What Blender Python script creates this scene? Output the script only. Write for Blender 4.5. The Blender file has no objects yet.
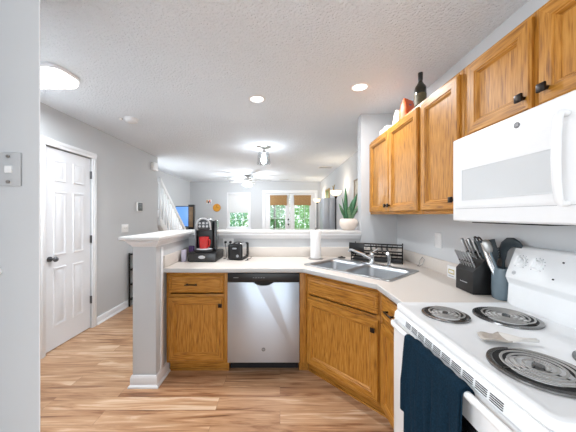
import bpy, bmesh, math, random
from mathutils import Vector, Matrix
random.seed(7)
PI = math.pi
S = bpy.context.scene
C = S.collection
R = math.radians

# ------------------------------------------------------------------ camera
cam_d = bpy.data.cameras.new('camera')
cam_d.sensor_width = 36.0
cam_d.lens = 16.0
cam_d.shift_x = 8 / 576
cam_d.shift_y = -1 / 576
cam_d.clip_start = 0.02
cam = bpy.data.objects.new('camera', cam_d)
C.objects.link(cam)
cam.location = (0, 0, 1.365)
cam.rotation_euler = (R(90), 0, 0)
S.camera = cam

# ------------------------------------------------------------------ exposure, world, sun
S.view_settings.view_transform = 'Standard'
S.view_settings.look = 'None'
S.view_settings.gamma = 1
S.view_settings.exposure = 0.27
S.view_settings.use_curve_mapping = False
W = bpy.data.worlds.new('world')
S.world = W
W.use_nodes = True
W.node_tree.nodes['Background'].inputs[0].default_value = (0.86, 0.94, 1.0, 1)
W.node_tree.nodes['Background'].inputs[1].default_value = 2.2


def light(name, kind, loc, power, color=(1, 1, 1), size=0.1, rot=(0, 0, 0), parent=None, sy=None, spread=None):
    d = bpy.data.lights.new(name, kind)
    d.energy = power
    d.color = color
    if kind == 'AREA':
        d.size = size
        if sy:
            d.shape = 'RECTANGLE'; d.size_y = sy
        else:
            d.shape = 'DISK'
        if spread: d.spread = spread
    elif kind == 'SUN':
        d.angle = size
    else:
        d.shadow_soft_size = size
    o = bpy.data.objects.new(name, d)
    C.objects.link(o)
    o.location = loc
    o.rotation_euler = rot
    if parent: o.parent = parent
    return o


light('sun', 'SUN', (0, 12, 8), 5.0, (1, .96, .9), R(2), (R(-38), R(18), 0))
# fill light added behind the camera, set at an invented rear opening
light('rear_fill', 'AREA', (-0.15, -2.45, 1.15), 13, (.87, .94, 1.0), 2.5, (R(128), 0, 0), sy=1.8)
light('side_fill', 'AREA', (-4.19, -1.2, 1.45), 82, (.88, .945, 1.0), 1.3, (0, R(-90), 0), sy=2.2)  # added fill from the left rear, brightens the right wall and range
light('stair_fill', 'AREA', (-2.89, 5.40, 1.55), 14, (.88, .945, 1.0), .7, (0, R(-90), 0), sy=1.2)  # added fill hidden behind the hall wall, brightens the living room
COOL = (.87, .94, 1.0)
P_CAN, P_PUFF, P_JAR, P_FAN, P_KITCH = 14.5, 24, 20, 50, 1.5

# ------------------------------------------------------------------ materials
MATS = {}


def nt(name):
    m = bpy.data.materials.new(name)
    m.use_nodes = True
    MATS[name] = m
    t = m.node_tree
    return m, t, t.nodes['Principled BSDF']


def lin(c):
    if isinstance(c, (tuple, list)) and max(c) > 1.01:
        c = [x / 255 for x in c[:3]]
        c = [x / 12.92 if x <= .04045 else ((x + .055) / 1.055) ** 2.4 for x in c]
    return (*c[:3], 1)


def simple(name, col, rough=.5, metal=0, spec=.5, noise=0, nscale=20, bump=0, bscale=200, coat=0, emit=None, estr=0, sheen=0, trans=0):
    m, t, b = nt(name)
    N, L = t.nodes, t.links
    col = lin(col)
    b.inputs['Base Color'].default_value = col
    b.inputs['Roughness'].default_value = rough
    b.inputs['Metallic'].default_value = metal
    b.inputs['Specular IOR Level'].default_value = spec
    b.inputs['Coat Weight'].default_value = coat
    b.inputs['Sheen Weight'].default_value = sheen
    b.inputs['Transmission Weight'].default_value = trans
    tc = N.new('ShaderNodeTexCoord')
    n = N.new('ShaderNodeTexNoise')
    n.inputs['Scale'].default_value = nscale
    n.inputs['Detail'].default_value = 3
    L.new(tc.outputs['Object'], n.inputs['Vector'])
    mr = N.new('ShaderNodeMix'); mr.data_type = 'RGBA'
    k = max(noise, .015)
    mr.inputs['A'].default_value = tuple(max(0, c * (1 - k)) for c in col[:3]) + (1,)
    mr.inputs['B'].default_value = tuple(min(1, c * (1 + k)) for c in col[:3]) + (1,)
    L.new(n.outputs['Fac'], mr.inputs['Factor'])
    L.new(mr.outputs['Result'], b.inputs['Base Color'])
    if bump:
        n2 = N.new('ShaderNodeTexNoise')
        n2.inputs['Scale'].default_value = bscale
        n2.inputs['Detail'].default_value = 4
        L.new(tc.outputs['Object'], n2.inputs['Vector'])
        bp = N.new('ShaderNodeBump')
        bp.inputs['Strength'].default_value = bump
        bp.inputs['Distance'].default_value = .004
        L.new(n2.outputs['Fac'], bp.inputs['Height'])
        L.new(bp.outputs['Normal'], b.inputs['Normal'])
    if emit:
        b.inputs['Emission Color'].default_value = lin(emit)
        b.inputs['Emission Strength'].default_value = estr
    return m


def oak(name, axis, dark, mid, light_):
    m, t, b = nt(name)
    N, L = t.nodes, t.links
    tc = N.new('ShaderNodeTexCoord')
    oi = N.new('ShaderNodeObjectInfo')
    add = N.new('ShaderNodeVectorMath'); add.operation = 'MULTIPLY_ADD'
    add.inputs[1].default_value = (1, 1, 1)
    L.new(tc.outputs['Object'], add.inputs[0])
    mul = N.new('ShaderNodeMath'); mul.operation = 'MULTIPLY'; mul.inputs[1].default_value = 9
    L.new(oi.outputs['Random'], mul.inputs[0])
    L.new(mul.outputs[0], add.inputs[2])
    mp = N.new('ShaderNodeMapping')
    sc = {'z': (1, 1, .13), 'x': (.13, 1, 1)}[axis]
    mp.inputs['Scale'].default_value = sc
    L.new(add.outputs[0], mp.inputs['Vector'])
    n1 = N.new('ShaderNodeTexNoise')
    n1.inputs['Scale'].default_value = 12; n1.inputs['Detail'].default_value = 2; n1.inputs['Distortion'].default_value = .4
    L.new(mp.outputs[0], n1.inputs['Vector'])
    m1 = N.new('ShaderNodeMath'); m1.operation = 'MULTIPLY'; m1.inputs[1].default_value = 75
    L.new(n1.outputs['Fac'], m1.inputs[0])
    sn = N.new('ShaderNodeMath'); sn.operation = 'SINE'
    L.new(m1.outputs[0], sn.inputs[0])
    n2 = N.new('ShaderNodeTexNoise')
    n2.inputs['Scale'].default_value = 130; n2.inputs['Detail'].default_value = 4
    mp2 = N.new('ShaderNodeMapping')
    mp2.inputs['Scale'].default_value = {'z': (1, 1, .07), 'x': (.07, 1, 1)}[axis]
    L.new(add.outputs[0], mp2.inputs['Vector']); L.new(mp2.outputs[0], n2.inputs['Vector'])
    a1 = N.new('ShaderNodeMath'); a1.operation = 'MULTIPLY_ADD'; a1.inputs[1].default_value = .045; a1.inputs[2].default_value = .02
    L.new(sn.outputs[0], a1.inputs[0])
    a2 = N.new('ShaderNodeMath'); a2.operation = 'ADD'
    L.new(a1.outputs[0], a2.inputs[0]); L.new(n2.outputs['Fac'], a2.inputs[1])
    cr = N.new('ShaderNodeValToRGB')
    e = cr.color_ramp.elements
    e[0].position = .26; e[0].color = lin(dark)
    e[1].position = .78; e[1].color = lin(light_)
    x = e.new(.48); x.color = lin(mid)
    L.new(a2.outputs[0], cr.inputs['Fac'])
    L.new(cr.outputs[0], b.inputs['Base Color'])
    b.inputs['Roughness'].default_value = .42
    b.inputs['Specular IOR Level'].default_value = .35
    b.inputs['Coat Weight'].default_value = .06
    b.inputs['Coat Roughness'].default_value = .3
    bp = N.new('ShaderNodeBump'); bp.inputs['Strength'].default_value = .25; bp.inputs['Distance'].default_value = .0015
    L.new(a2.outputs[0], bp.inputs['Height']); L.new(bp.outputs[0], b.inputs['Normal'])
    return m


OD, OM, OL = (118, 72, 22), (175, 117, 40), (200, 145, 68)
OAKV = oak('oak_vertical', 'z', OD, OM, OL)
OAKH = oak('oak_horizontal', 'x', OD, OM, OL)


def floor_mat():
    m, t, b = nt('laminate_planks')
    N, L = t.nodes, t.links
    tc = N.new('ShaderNodeTexCoord')
    br = N.new('ShaderNodeTexBrick')
    br.offset = .37; br.offset_frequency = 2; br.squash = 1
    br.inputs['Scale'].default_value = 1
    br.inputs['Brick Width'].default_value = 1.22
    br.inputs['Row Height'].default_value = .128
    br.inputs['Mortar Size'].default_value = .0012
    br.inputs['Mortar Smooth'].default_value = .3
    br.inputs['Bias'].default_value = 0
    br.inputs['Color1'].default_value = (0, 0, 0, 1)
    br.inputs['Color2'].default_value = (1, 1, 1, 1)
    br.inputs['Mortar'].default_value = (.5, .5, .5, 1)
    L.new(tc.outputs['Object'], br.inputs['Vector'])
    sep = N.new('ShaderNodeSeparateColor'); L.new(br.outputs['Color'], sep.inputs[0])
    off = N.new('ShaderNodeMath'); off.operation = 'MULTIPLY'; off.inputs[1].default_value = 13
    L.new(sep.outputs[0], off.inputs[0])
    va = N.new('ShaderNodeVectorMath'); va.operation = 'ADD'
    L.new(tc.outputs['Object'], va.inputs[0]); L.new(off.outputs[0], va.inputs[1])
    mp = N.new('ShaderNodeMapping'); mp.inputs['Scale'].default_value = (1.1, 12, 1)
    L.new(va.outputs[0], mp.inputs['Vector'])
    n1 = N.new('ShaderNodeTexNoise'); n1.inputs['Scale'].default_value = 1.5; n1.inputs['Detail'].default_value = 5
    n1.inputs['Distortion'].default_value = 1.2; n1.inputs['Roughness'].default_value = .55
    L.new(mp.outputs[0], n1.inputs['Vector'])
    mp2 = N.new('ShaderNodeMapping'); mp2.inputs['Scale'].default_value = (2.2, 70, 1)
    L.new(va.outputs[0], mp2.inputs['Vector'])
    n2 = N.new('ShaderNodeTexNoise'); n2.inputs['Scale'].default_value = 1.6; n2.inputs['Detail'].default_value = 4
    L.new(mp2.outputs[0], n2.inputs['Vector'])
    s = N.new('ShaderNodeMath'); s.operation = 'MULTIPLY_ADD'; s.inputs[1].default_value = .32
    L.new(n2.outputs['Fac'], s.inputs[0]); L.new(n1.outputs['Fac'], s.inputs[2])
    s2 = N.new('ShaderNodeMath'); s2.operation = 'MULTIPLY_ADD'; s2.inputs[1].default_value = .13
    L.new(sep.outputs[0], s2.inputs[0]); L.new(s.outputs[0], s2.inputs[2])
    cr = N.new('ShaderNodeValToRGB'); e = cr.color_ramp.elements
    e[0].position = .47; e[0].color = lin((114, 76, 52))
    e[1].position = .92; e[1].color = lin((222, 192, 162))
    for p, c in ((.56, (146, 101, 70)), (.66, (180, 136, 100)), (.80, (201, 160, 124))):
        x = e.new(p); x.color = lin(c)
    L.new(s2.outputs[0], cr.inputs['Fac'])
    mx = N.new('ShaderNodeMix'); mx.data_type = 'RGBA'
    mf = N.new('ShaderNodeMath'); mf.operation = 'MULTIPLY'; mf.inputs[1].default_value = .55
    L.new(br.outputs['Fac'], mf.inputs[0]); L.new(mf.outputs[0], mx.inputs['Factor'])
    L.new(cr.outputs[0], mx.inputs['A']); mx.inputs['B'].default_value = lin((92, 62, 46))
    L.new(mx.outputs['Result'], b.inputs['Base Color'])
    b.inputs['Roughness'].default_value = .33
    bp = N.new('ShaderNodeBump'); bp.inputs['Strength'].default_value = .12; bp.inputs['Distance'].default_value = .001
    L.new(s.outputs[0], bp.inputs['Height']); L.new(bp.outputs[0], b.inputs['Normal'])
    return m


def ceiling_mat():
    m, t, b = nt('stippled_ceiling')
    N, L = t.nodes, t.links
    b.inputs['Base Color'].default_value = lin((241, 247, 253))
    b.inputs['Roughness'].default_value = .9
    tc = N.new('ShaderNodeTexCoord')
    n = N.new('ShaderNodeTexNoise'); n.inputs['Scale'].default_value = 62; n.inputs['Detail'].default_value = 3
    n.inputs['Roughness'].default_value = .6
    L.new(tc.outputs['Object'], n.inputs['Vector'])
    bp = N.new('ShaderNodeBump'); bp.inputs['Strength'].default_value = 1; bp.inputs['Distance'].default_value = .022
    L.new(n.outputs['Fac'], bp.inputs['Height']); L.new(bp.outputs[0], b.inputs['Normal'])
    return m


def steel(name, col, rough, sx=(1, 1, 60)):
    m, t, b = nt(name)
    N, L = t.nodes, t.links
    b.inputs['Base Color'].default_value = lin(col)
    b.inputs['Metallic'].default_value = 1
    tc = N.new('ShaderNodeTexCoord'); mp = N.new('ShaderNodeMapping'); mp.inputs['Scale'].default_value = sx
    n = N.new('ShaderNodeTexNoise'); n.inputs['Scale'].default_value = 6; n.inputs['Detail'].default_value = 4
    L.new(tc.outputs['Object'], mp.inputs[0]); L.new(mp.outputs[0], n.inputs['Vector'])
    r = N.new('ShaderNodeMapRange'); r.inputs['To Min'].default_value = rough * .75; r.inputs['To Max'].default_value = rough * 1.3
    L.new(n.outputs['Fac'], r.inputs[0]); L.new(r.outputs[0], b.inputs['Roughness'])
    bp = N.new('ShaderNodeBump'); bp.inputs['Strength'].default_value = .08; bp.inputs['Distance'].default_value = .001
    L.new(n.outputs['Fac'], bp.inputs['Height']); L.new(bp.outputs[0], b.inputs['Normal'])
    return m


def glass(name, tint=(1, 1, 1), gloss=.08, rough=.02):
    m, t, b = nt(name)
    N, L = t.nodes, t.links
    tr = N.new('ShaderNodeBsdfTransparent'); tr.inputs[0].default_value = (*tint, 1)
    gl = N.new('ShaderNodeBsdfGlossy'); gl.inputs['Roughness'].default_value = rough
    mx = N.new('ShaderNodeMixShader'); mx.inputs[0].default_value = gloss
    L.new(tr.outputs[0], mx.inputs[1]); L.new(gl.outputs[0], mx.inputs[2])
    L.new(mx.outputs[0], N['Material Output'].inputs['Surface'])
    return m


def stripes(name, c1, c2, axis, freq, rough=.7):
    m, t, b = nt(name)
    N, L = t.nodes, t.links
    tc = N.new('ShaderNodeTexCoord'); w = N.new('ShaderNodeTexWave'); w.bands_direction = axis
    w.inputs['Scale'].default_value = freq; w.inputs['Distortion'].default_value = 1.5; w.inputs['Detail'].default_value = 2
    L.new(tc.outputs['Object'], w.inputs['Vector'])
    mx = N.new('ShaderNodeMix'); mx.data_type = 'RGBA'
    mx.inputs['A'].default_value = lin(c1); mx.inputs['B'].default_value = lin(c2)
    L.new(w.outputs['Fac'], mx.inputs['Factor']); L.new(mx.outputs['Result'], b.inputs['Base Color'])
    b.inputs['Roughness'].default_value = rough
    return m


FLOOR = floor_mat()
CEIL = ceiling_mat()
WALL = simple('grey_wall_paint', (202, 204, 206), .85, spec=.3, noise=.015, nscale=3, bump=.05, bscale=150)
TRIM = simple('white_trim_paint', (235, 236, 238), .4, noise=.01)
DOORW = simple('white_door_paint', (234, 235, 238), .45, noise=.01)
LAM = simple('beige_laminate', (216, 208, 200), .42, noise=.07, nscale=420)
LAMEDGE = simple('pale_laminate_edge', (196, 197, 197), .35, noise=.02, nscale=300)
LEDGE = simple('ledge_paint', (215, 213, 211), .4, noise=.01)
BLACK = simple('black_plastic', (22, 22, 24), .35)
BLACKM = simple('black_metal', (26, 24, 23), .38, metal=.6)
DARKB = simple('bronze_pull', (38, 30, 26), .35, metal=.7)
STEEL = steel('brushed_steel', (192, 201, 212), .34)
_b = STEEL.node_tree.nodes['Principled BSDF']; _b.inputs['Anisotropic'].default_value = .8; _b.inputs['Anisotropic Rotation'].default_value = .25; _b.inputs['Metallic'].default_value = .85
_t = STEEL.node_tree.nodes.new('ShaderNodeTangent'); _t.direction_type = 'RADIAL'; _t.axis = 'Z'
STEEL.node_tree.links.new(_t.outputs[0], _b.inputs['Tangent'])
SINKST = steel('sink_steel', (188, 191, 194), .38, (20, 1, 1))
CHROME = simple('chrome', (215, 216, 218), .12, metal=1)
WHITE = simple('white_enamel', (234, 235, 236), .34, noise=.005)
WHITEP = simple('white_plastic', (238, 238, 238), .4, noise=.01)
GREYP = simple('grey_plastic', (150, 152, 156), .4)
LGREY = simple('light_grey_plastic', (190, 192, 195), .35)
PANE = glass('clear_pane', (.96, .98, .97), .06)
SHADEG = glass('clear_shade_glass', (.90, .91, .92), .3, .08)
EMIT = simple('lit_diffuser', (255, 255, 255), .5, emit=(255, 253, 250), estr=2.4)
EMITW = simple('lit_warm_glass', (255, 240, 210), .5, emit=(255, 232, 190), estr=1.25)
BULB = simple('lit_bulb', (255, 255, 255), .5, emit=(255, 250, 240), estr=6)
HINGE = simple('dark_nickel', (96, 96, 98), .35, metal=.7)
NICKEL = simple('brushed_nickel', (170, 168, 165), .3, metal=.9)
MWIN = simple('microwave_window', (208, 211, 213), .3, coat=.4, noise=.03, nscale=600)
COIL = simple('burner_coil', (168, 166, 163), .4, metal=.5)
PAN = simple('drip_pan', (20, 19, 19), .6)
PANRIM = simple('drip_pan_rim', (120, 119, 118), .25, metal=.9)
NAVY = simple('navy_terry', (20, 43, 59), .95, spec=.1, noise=.7, nscale=170, bump=1.0, bscale=420)
PAPER = simple('paper_towel', (245, 245, 245), .95, bump=.2, bscale=120)
TERRA = simple('blush_ceramic', (228, 214, 202), .6, noise=.05)
SOIL = simple('soil', (70, 52, 40), .95, noise=.3, nscale=80)
LEAF = stripes('snake_leaf', (46, 92, 62), (84, 132, 92), 'Z', 22, .45)
LEAF2 = stripes('snake_leaf_pale', (82, 120, 88), (126, 156, 116), 'Z', 18, .45)
BAMBOO = stripes('woven_bamboo', (104, 72, 38), (196, 158, 108), 'DIAGONAL', 16, .8)
FABW = simple('white_roller_fabric', (222, 223, 222), .9, noise=.02)
SLATE = simple('slate_nylon', (40, 50, 56), .5)
TEAL = simple('smoky_blue_ceramic', (98, 113, 122), .3, coat=.3, noise=.08, nscale=30)
KNIFEH = steel('knife_handle_steel', (190, 190, 192), .28, (1, 1, 8))
OLIVE = simple('dark_bottle_glass', (30, 30, 18), .12, coat=.5)
LABELM = simple('bottle_label', (92, 84, 58), .6, noise=.5, nscale=60)
ORANGE = simple('orange_wrapper', (232, 104, 52), .45, noise=.1)
PURPLE = simple('purple_print', (120, 96, 150), .5)
CREAM = simple('cream_bag', (232, 216, 196), .7)
REDP = simple('red_mug_glaze', (200, 38, 40), .25, coat=.4)
SCREEN = simple('lit_screen', (60, 110, 190), .3, emit=(118, 165, 225), estr=.8)
GREENS = simple('thermostat_screen', (96, 118, 112), .3, emit=(120, 150, 140), estr=.1)
GOLD = simple('gold_frame', (176, 146, 72), .4, metal=.5)
GREENP = simple('green_picture', (110, 130, 60), .6, noise=.4, nscale=14)
ARTP = simple('pale_print', (196, 188, 172), .7, noise=.45, nscale=16)
TANP = stripes('tan_pattern', (40, 32, 26), (160, 124, 84), 'Z', 10, .5)
AMBER = simple('amber_clock_face', (214, 150, 40), .5, noise=.2, nscale=30)
CABG = steel('grey_cabinet_finish', (178, 182, 188), .5, (12, 12, .2))
GRASS = simple('lawn', (92, 128, 62), .95, noise=.3, nscale=6, bump=.6, bscale=60)
BARK = simple('bark', (92, 74, 58), .9, noise=.3, nscale=20, bump=.6, bscale=40)
FOL = [simple('foliage_%s' % n, c, .75, noise=.3, nscale=4, trans=0) for n, c in
       (('bright', (160, 206, 142)), ('mid', (116, 172, 116)), ('bluish', (128, 186, 152)))]
STONE = simple('speckled_stoneware', (226, 222, 216), .4, noise=.05, nscale=60)
STONEG = simple('taupe_stoneware', (178, 168, 158), .5, noise=.25, nscale=90)
LAV = simple('lavender_card', (196, 190, 208), .6)
YEL = simple('ochre_border', (196, 178, 104), .5)
INK = simple('grey_print', (150, 152, 156), .5)
DARKGL = simple('oven_glass', (24, 24, 26), .1, coat=.4)
BLADE = simple('fan_blade_grey', (176, 176, 174), .5)

# ------------------------------------------------------------------ mesh helpers


class MB:
    def __init__(s):
        s.bm = bmesh.new()

    def _fin(s, verts, mi, M):
        if M is not None:
            bmesh.ops.transform(s.bm, matrix=M, verts=verts)
        fs = {f for v in verts for f in v.link_faces}
        for f in fs: f.material_index = mi
        return s

    def box(s, x0, x1, y0, y1, z0, z1, bev=0, mi=0, M=None, seg=2):
        r = bmesh.ops.create_cube(s.bm, size=1)
        vs = r['verts']
        for v in vs:
            v.co = Vector((x0 + (v.co.x + .5) * (x1 - x0), y0 + (v.co.y + .5) * (y1 - y0), z0 + (v.co.z + .5) * (z1 - z0)))
        if bev:
            es = list({e for v in vs for e in v.link_edges})
            r = bmesh.ops.bevel(s.bm, geom=es, offset=bev, segments=seg, affect='EDGES', profile=.5)
            vs = list({v for f in r['faces'] for v in f.verts} | {v for v in vs if v.is_valid})
        return s._fin(vs, mi, M)

    def lathe(s, prof, c=(0, 0, 0), seg=32, mi=0, M=None, sx=1, sy=1, mis=None):
        """profile of (radius, z) from bottom to top, spun about Z at c"""
        rings = []
        allv = []
        for r, z in prof:
            if r < 1e-6:
                rings.append([s.bm.verts.new((c[0], c[1], c[2] + z))])
            else:
                rings.append([s.bm.verts.new((c[0] + r * sx * math.cos(2 * PI * k / seg), c[1] + r * sy * math.sin(2 * PI * k / seg), c[2] + z)) for k in range(seg)])
            allv += rings[-1]
        for i in range(len(rings) - 1):
            a, b = rings[i], rings[i + 1]
            m_ = mis[i] if mis else mi
            for k in range(seg):
                k2 = (k + 1) % seg
                if len(a) == 1 and len(b) == 1: continue
                if len(a) == 1: f = s.bm.faces.new((a[0], b[k2], b[k]))
                elif len(b) == 1: f = s.bm.faces.new((a[k], a[k2], b[0]))
                else: f = s.bm.faces.new((a[k], a[k2], b[k2], b[k]))
                f.material_index = m_
        if M is not None: bmesh.ops.transform(s.bm, matrix=M, verts=allv)
        return s

    def cyl(s, p, q, r, r2=None, seg=20, mi=0, M=None):
        r2 = r if r2 is None else r2
        p, q = Vector(p), Vector(q)
        d = q - p
        h = d.length
        T = Matrix.Translation(p) @ d.to_track_quat('Z', 'Y').to_matrix().to_4x4()
        if M is not None: T = M @ T
        return s.lathe([(0, 0), (r, 0), (r2, h), (0, h)], seg=seg, mi=mi, M=T)

    def tube(s, pts, r, seg=10, mi=0, closed=False, cap=True, M=None, flat=1.0):
        pts = [Vector(p) for p in pts]
        n = len(pts)
        rs = r if isinstance(r, (list, tuple)) else [r] * n
        rings = []; allv = []
        up = None
        for i, p in enumerate(pts):
            if closed: t = (pts[(i + 1) % n] - pts[i - 1]).normalized()
            else: t = (pts[min(i + 1, n - 1)] - pts[max(i - 1, 0)]).normalized()
            if up is None:
                up = Vector((0, 0, 1)) if abs(t.z) < .9 else Vector((1, 0, 0))
            a = t.cross(up)
            if a.length < 1e-5: a = t.cross(Vector((1, 0, 0)))
            a.normalize()
            b = a.cross(t).normalized()
            up = b
            ring = [s.bm.verts.new(p + a * (rs[i] * math.cos(2 * PI * k / seg)) + b * (rs[i] * flat * math.sin(2 * PI * k / seg))) for k in range(seg)]
            rings.append(ring); allv += ring
        m = n if closed else n - 1
        for i in range(m):
            A, B = rings[i], rings[(i + 1) % n]
            for k in range(seg):
                f = s.bm.faces.new((A[k], A[(k + 1) % seg], B[(k + 1) % seg], B[k])); f.material_index = mi
        if cap and not closed:
            f = s.bm.faces.new(rings[0]); f.material_index = mi
            f = s.bm.faces.new(list(reversed(rings[-1]))); f.material_index = mi
        if M is not None: bmesh.ops.transform(s.bm, matrix=M, verts=allv)
        return s

    def prism(s, poly, a0, a1, axis='z', mi=0, M=None, bev=0):
        """polygon in the plane normal to axis, extruded from a0 to a1. poly (u,v): z->(x,y) y->(x,z) x->(y,z)"""
        def P(u, v, a):
            return {'z': (u, v, a), 'y': (u, a, v), 'x': (a, u, v)}[axis]
        A = [s.bm.verts.new(P(u, v, a0)) for u, v in poly]
        B = [s.bm.verts.new(P(u, v, a1)) for u, v in poly]
        fs = [s.bm.faces.new(A), s.bm.faces.new(list(reversed(B)))]
        n = len(poly)
        for i in range(n):
            fs.append(s.bm.faces.new((A[i], B[i], B[(i + 1) % n], A[(i + 1) % n])))
        vs = A + B
        if bev:
            es = list({e for f in fs for e in f.edges})
            r = bmesh.ops.bevel(s.bm, geom=es, offset=bev, segments=2, affect='EDGES', profile=.5)
            vs = list({v for f in r['faces'] for v in f.verts} | {v for v in vs if v.is_valid})
        return s._fin(vs, mi, M)

    def panel(s, x0, x1, z0, z1, levels, miv=0, mih=1, mip=0, back=-.0004):
        """nested rectangular rings facing -Y: levels = (inset, y)"""
        rings = []
        seq = [(0, back)] + list(levels)
        for ins, y in seq:
            rings.append([s.bm.verts.new(p) for p in ((x0 + ins, y, z0 + ins), (x1 - ins, y, z0 + ins), (x1 - ins, y, z1 - ins), (x0 + ins, y, z1 - ins))])
        for a, b in zip(rings, rings[1:]):
            for k in range(4):
                f = s.bm.faces.new((a[k], a[(k + 1) % 4], b[(k + 1) % 4], b[k]))
                f.material_index = mih if k in (0, 2) else miv
        f = s.bm.faces.new(rings[-1]); f.material_index = mip
        f = s.bm.faces.new(list(reversed(rings[0]))); f.material_index = mip
        return s

    def sphere(s, c, r, sx=1, sy=1, sz=1, mi=0, seg=20, M=None):
        n = max(6, seg // 2)
        prof = [(r * math.sin(PI * i / n), -r * sz * math.cos(PI * i / n)) for i in range(n + 1)]
        prof[0] = (0, -r * sz); prof[-1] = (0, r * sz)
        return s.lathe(prof, c, seg, mi, M, sx, sy)

    def build(s, name, mats, parent=None, loc=(0, 0, 0), rot=(0, 0, 0), angle=35):
        bmesh.ops.recalc_face_normals(s.bm, faces=s.bm.faces)
        me = bpy.data.meshes.new(name)
        s.bm.to_mesh(me); s.bm.free()
        if not isinstance(mats, (list, tuple)): mats = [mats]
        for m in mats: me.materials.append(m)
        for p in me.polygons: p.use_smooth = True
        me.set_sharp_from_angle(angle=R(angle))
        o = bpy.data.objects.new(name, me)
        C.objects.link(o)
        o.location = loc; o.rotation_euler = rot
        if parent: o.parent = parent
        return o


def tag(o, label, cat, group=None):
    o['label'] = label; o['category'] = cat
    if group: o['group'] = group
    return o


def thing(name, label, cat, loc=(0, 0, 0), rz=0, group=None):
    o = bpy.data.objects.new(name, None)
    o.empty_display_size = .05
    C.objects.link(o)
    o.location = loc; o.rotation_euler = (0, 0, rz)
    return tag(o, label, cat, group)


def struct(o):
    o['kind'] = 'structure'
    return o


def copy_tree(o, parent=None):
    c = o.copy(); C.objects.link(c)
    if parent: c.parent = parent
    for ch in list(o.children):
        copy_tree(ch, c)
    return c


def flat_curve(name, outer, holes, z0, z1, bevel, mats, parent=None, loc=(0, 0, 0), rz=0):
    """flat slab with holes and rounded edges (outer/holes lists of (x,y))"""
    cu = bpy.data.curves.new(name, 'CURVE')
    cu.dimensions = '2D'; cu.fill_mode = 'BOTH'
    for pts in [outer] + holes:
        sp = cu.splines.new('POLY'); sp.points.add(len(pts) - 1); sp.use_cyclic_u = True
        for i, p in enumerate(pts): sp.points[i].co = (p[0], p[1], 0, 1)
    cu.extrude = (z1 - z0) / 2 - bevel
    cu.bevel_depth = bevel; cu.bevel_resolution = 2; cu.offset = -bevel
    tmp = bpy.data.objects.new(name + '_tmp', cu)
    C.objects.link(tmp)
    dg = bpy.context.evaluated_depsgraph_get()
    me = bpy.data.meshes.new_from_object(tmp.evaluated_get(dg))
    bpy.data.objects.remove(tmp)
    me.name = name
    me.transform(Matrix.Translation((0, 0, (z0 + z1) / 2)))
    me.materials.clear()
    if not isinstance(mats, (list, tuple)): mats = [mats]
    for m in mats: me.materials.append(m)
    for p in me.polygons:
        p.use_smooth = True
        p.material_index = 1 if (len(mats) > 1 and p.normal.z < .5) else 0
    me.set_sharp_from_angle(angle=R(40))
    o = bpy.data.objects.new(name, me); C.objects.link(o)
    o.location = loc; o.rotation_euler = (0, 0, rz)
    if parent: o.parent = parent
    return o


def rrect(x0, x1, y0, y1, r, n=5):
    out = []
    for cx, cy, a in ((x1 - r, y1 - r, 0), (x0 + r, y1 - r, 90), (x0 + r, y0 + r, 180), (x1 - r, y0 + r, 270)):
        for i in range(n + 1):
            t = R(a + 90 * i / n)
            out.append((cx + r * math.cos(t), cy + r * math.sin(t)))
    return out


def text(name, s, size, mat, parent, loc, rot, depth=.0006):
    cu = bpy.data.curves.new(name, 'FONT'); cu.body = s; cu.size = size
    cu.align_x = 'CENTER'; cu.align_y = 'CENTER'; cu.extrude = depth
    tmp = bpy.data.objects.new(name + '_tmp', cu); C.objects.link(tmp)
    dg = bpy.context.evaluated_depsgraph_get()
    me = bpy.data.meshes.new_from_object(tmp.evaluated_get(dg)); bpy.data.objects.remove(tmp)
    me.materials.clear(); me.materials.append(mat)
    o = bpy.data.objects.new(name, me); C.objects.link(o)
    o.location = loc; o.rotation_euler = rot
    if parent: o.parent = parent
    return o


# ================================================================== STRUCTURE
XL, XR, XLR = -2.28, 1.245, 1.30
ZC = 2.44
YS = 2.75          # back of the peninsula / face of the stub wall
YF = 8.26          # far wall
struct(MB().box(-4.2, 1.6, -2.6, YF + .12, -.1, 0).build('floor', FLOOR))
struct(MB().box(-4.2, 1.6, -2.6, YF + .12, ZC, ZC + .1).build('ceiling', CEIL))
struct(MB().box(XR, XR + .2, -2.6, YS + .12, 0, ZC).build('wall_right', WALL))
struct(MB().box(XLR, XLR + .2, YS + .12, YF, 0, ZC).build('wall_right_living', WALL))
# short return wall where the peninsula meets the right wall
struct(MB().box(.862, XR, YS - .03, YS + .09, 0, ZC).build('wall_return', WALL))
# left hall wall with a door opening
DY0, DY1, DZ = 2.475, 3.095, 2.05
b = MB()
b.box(XL - .12, XL, .9, DY0, 0, ZC)
b.box(XL - .12, XL, DY1, 4.77, 0, ZC)
b.box(XL - .12, XL, DY0, DY1, DZ, ZC)
struct(b.build('wall_left', WALL))
b = MB()
b.box(-3.0, -2.9, 4.6, 4.80, 0, ZC); b.box(-3.0, -2.9, 6.0, YF, 0, ZC)
b.box(-3.0, -2.9, 4.80, 6.0, 0, 1.25); b.box(-3.0, -2.9, 4.80, 6.0, 1.95, ZC)  # hidden opening added in this wall for the stair fill
struct(b.build('wall_left_living', WALL))
struct(MB().box(-3.0, XL - .12, 4.48, 4.6, 0, ZC).build('wall_stair', WALL))
# near wall on the photographer's left, its return splayed back
struct(MB().box(-1.12, -1.0, .66, .8895, 0, ZC).build('light_blocker_wall', WALL))  # added out of view to keep the side fill off the near wall
struct(MB().prism([(-.836, .89), (-2.6, .89), (-2.6, 1.25), (-1.19, 1.25)], 0, ZC, 'z').build('wall_near', WALL))
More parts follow.
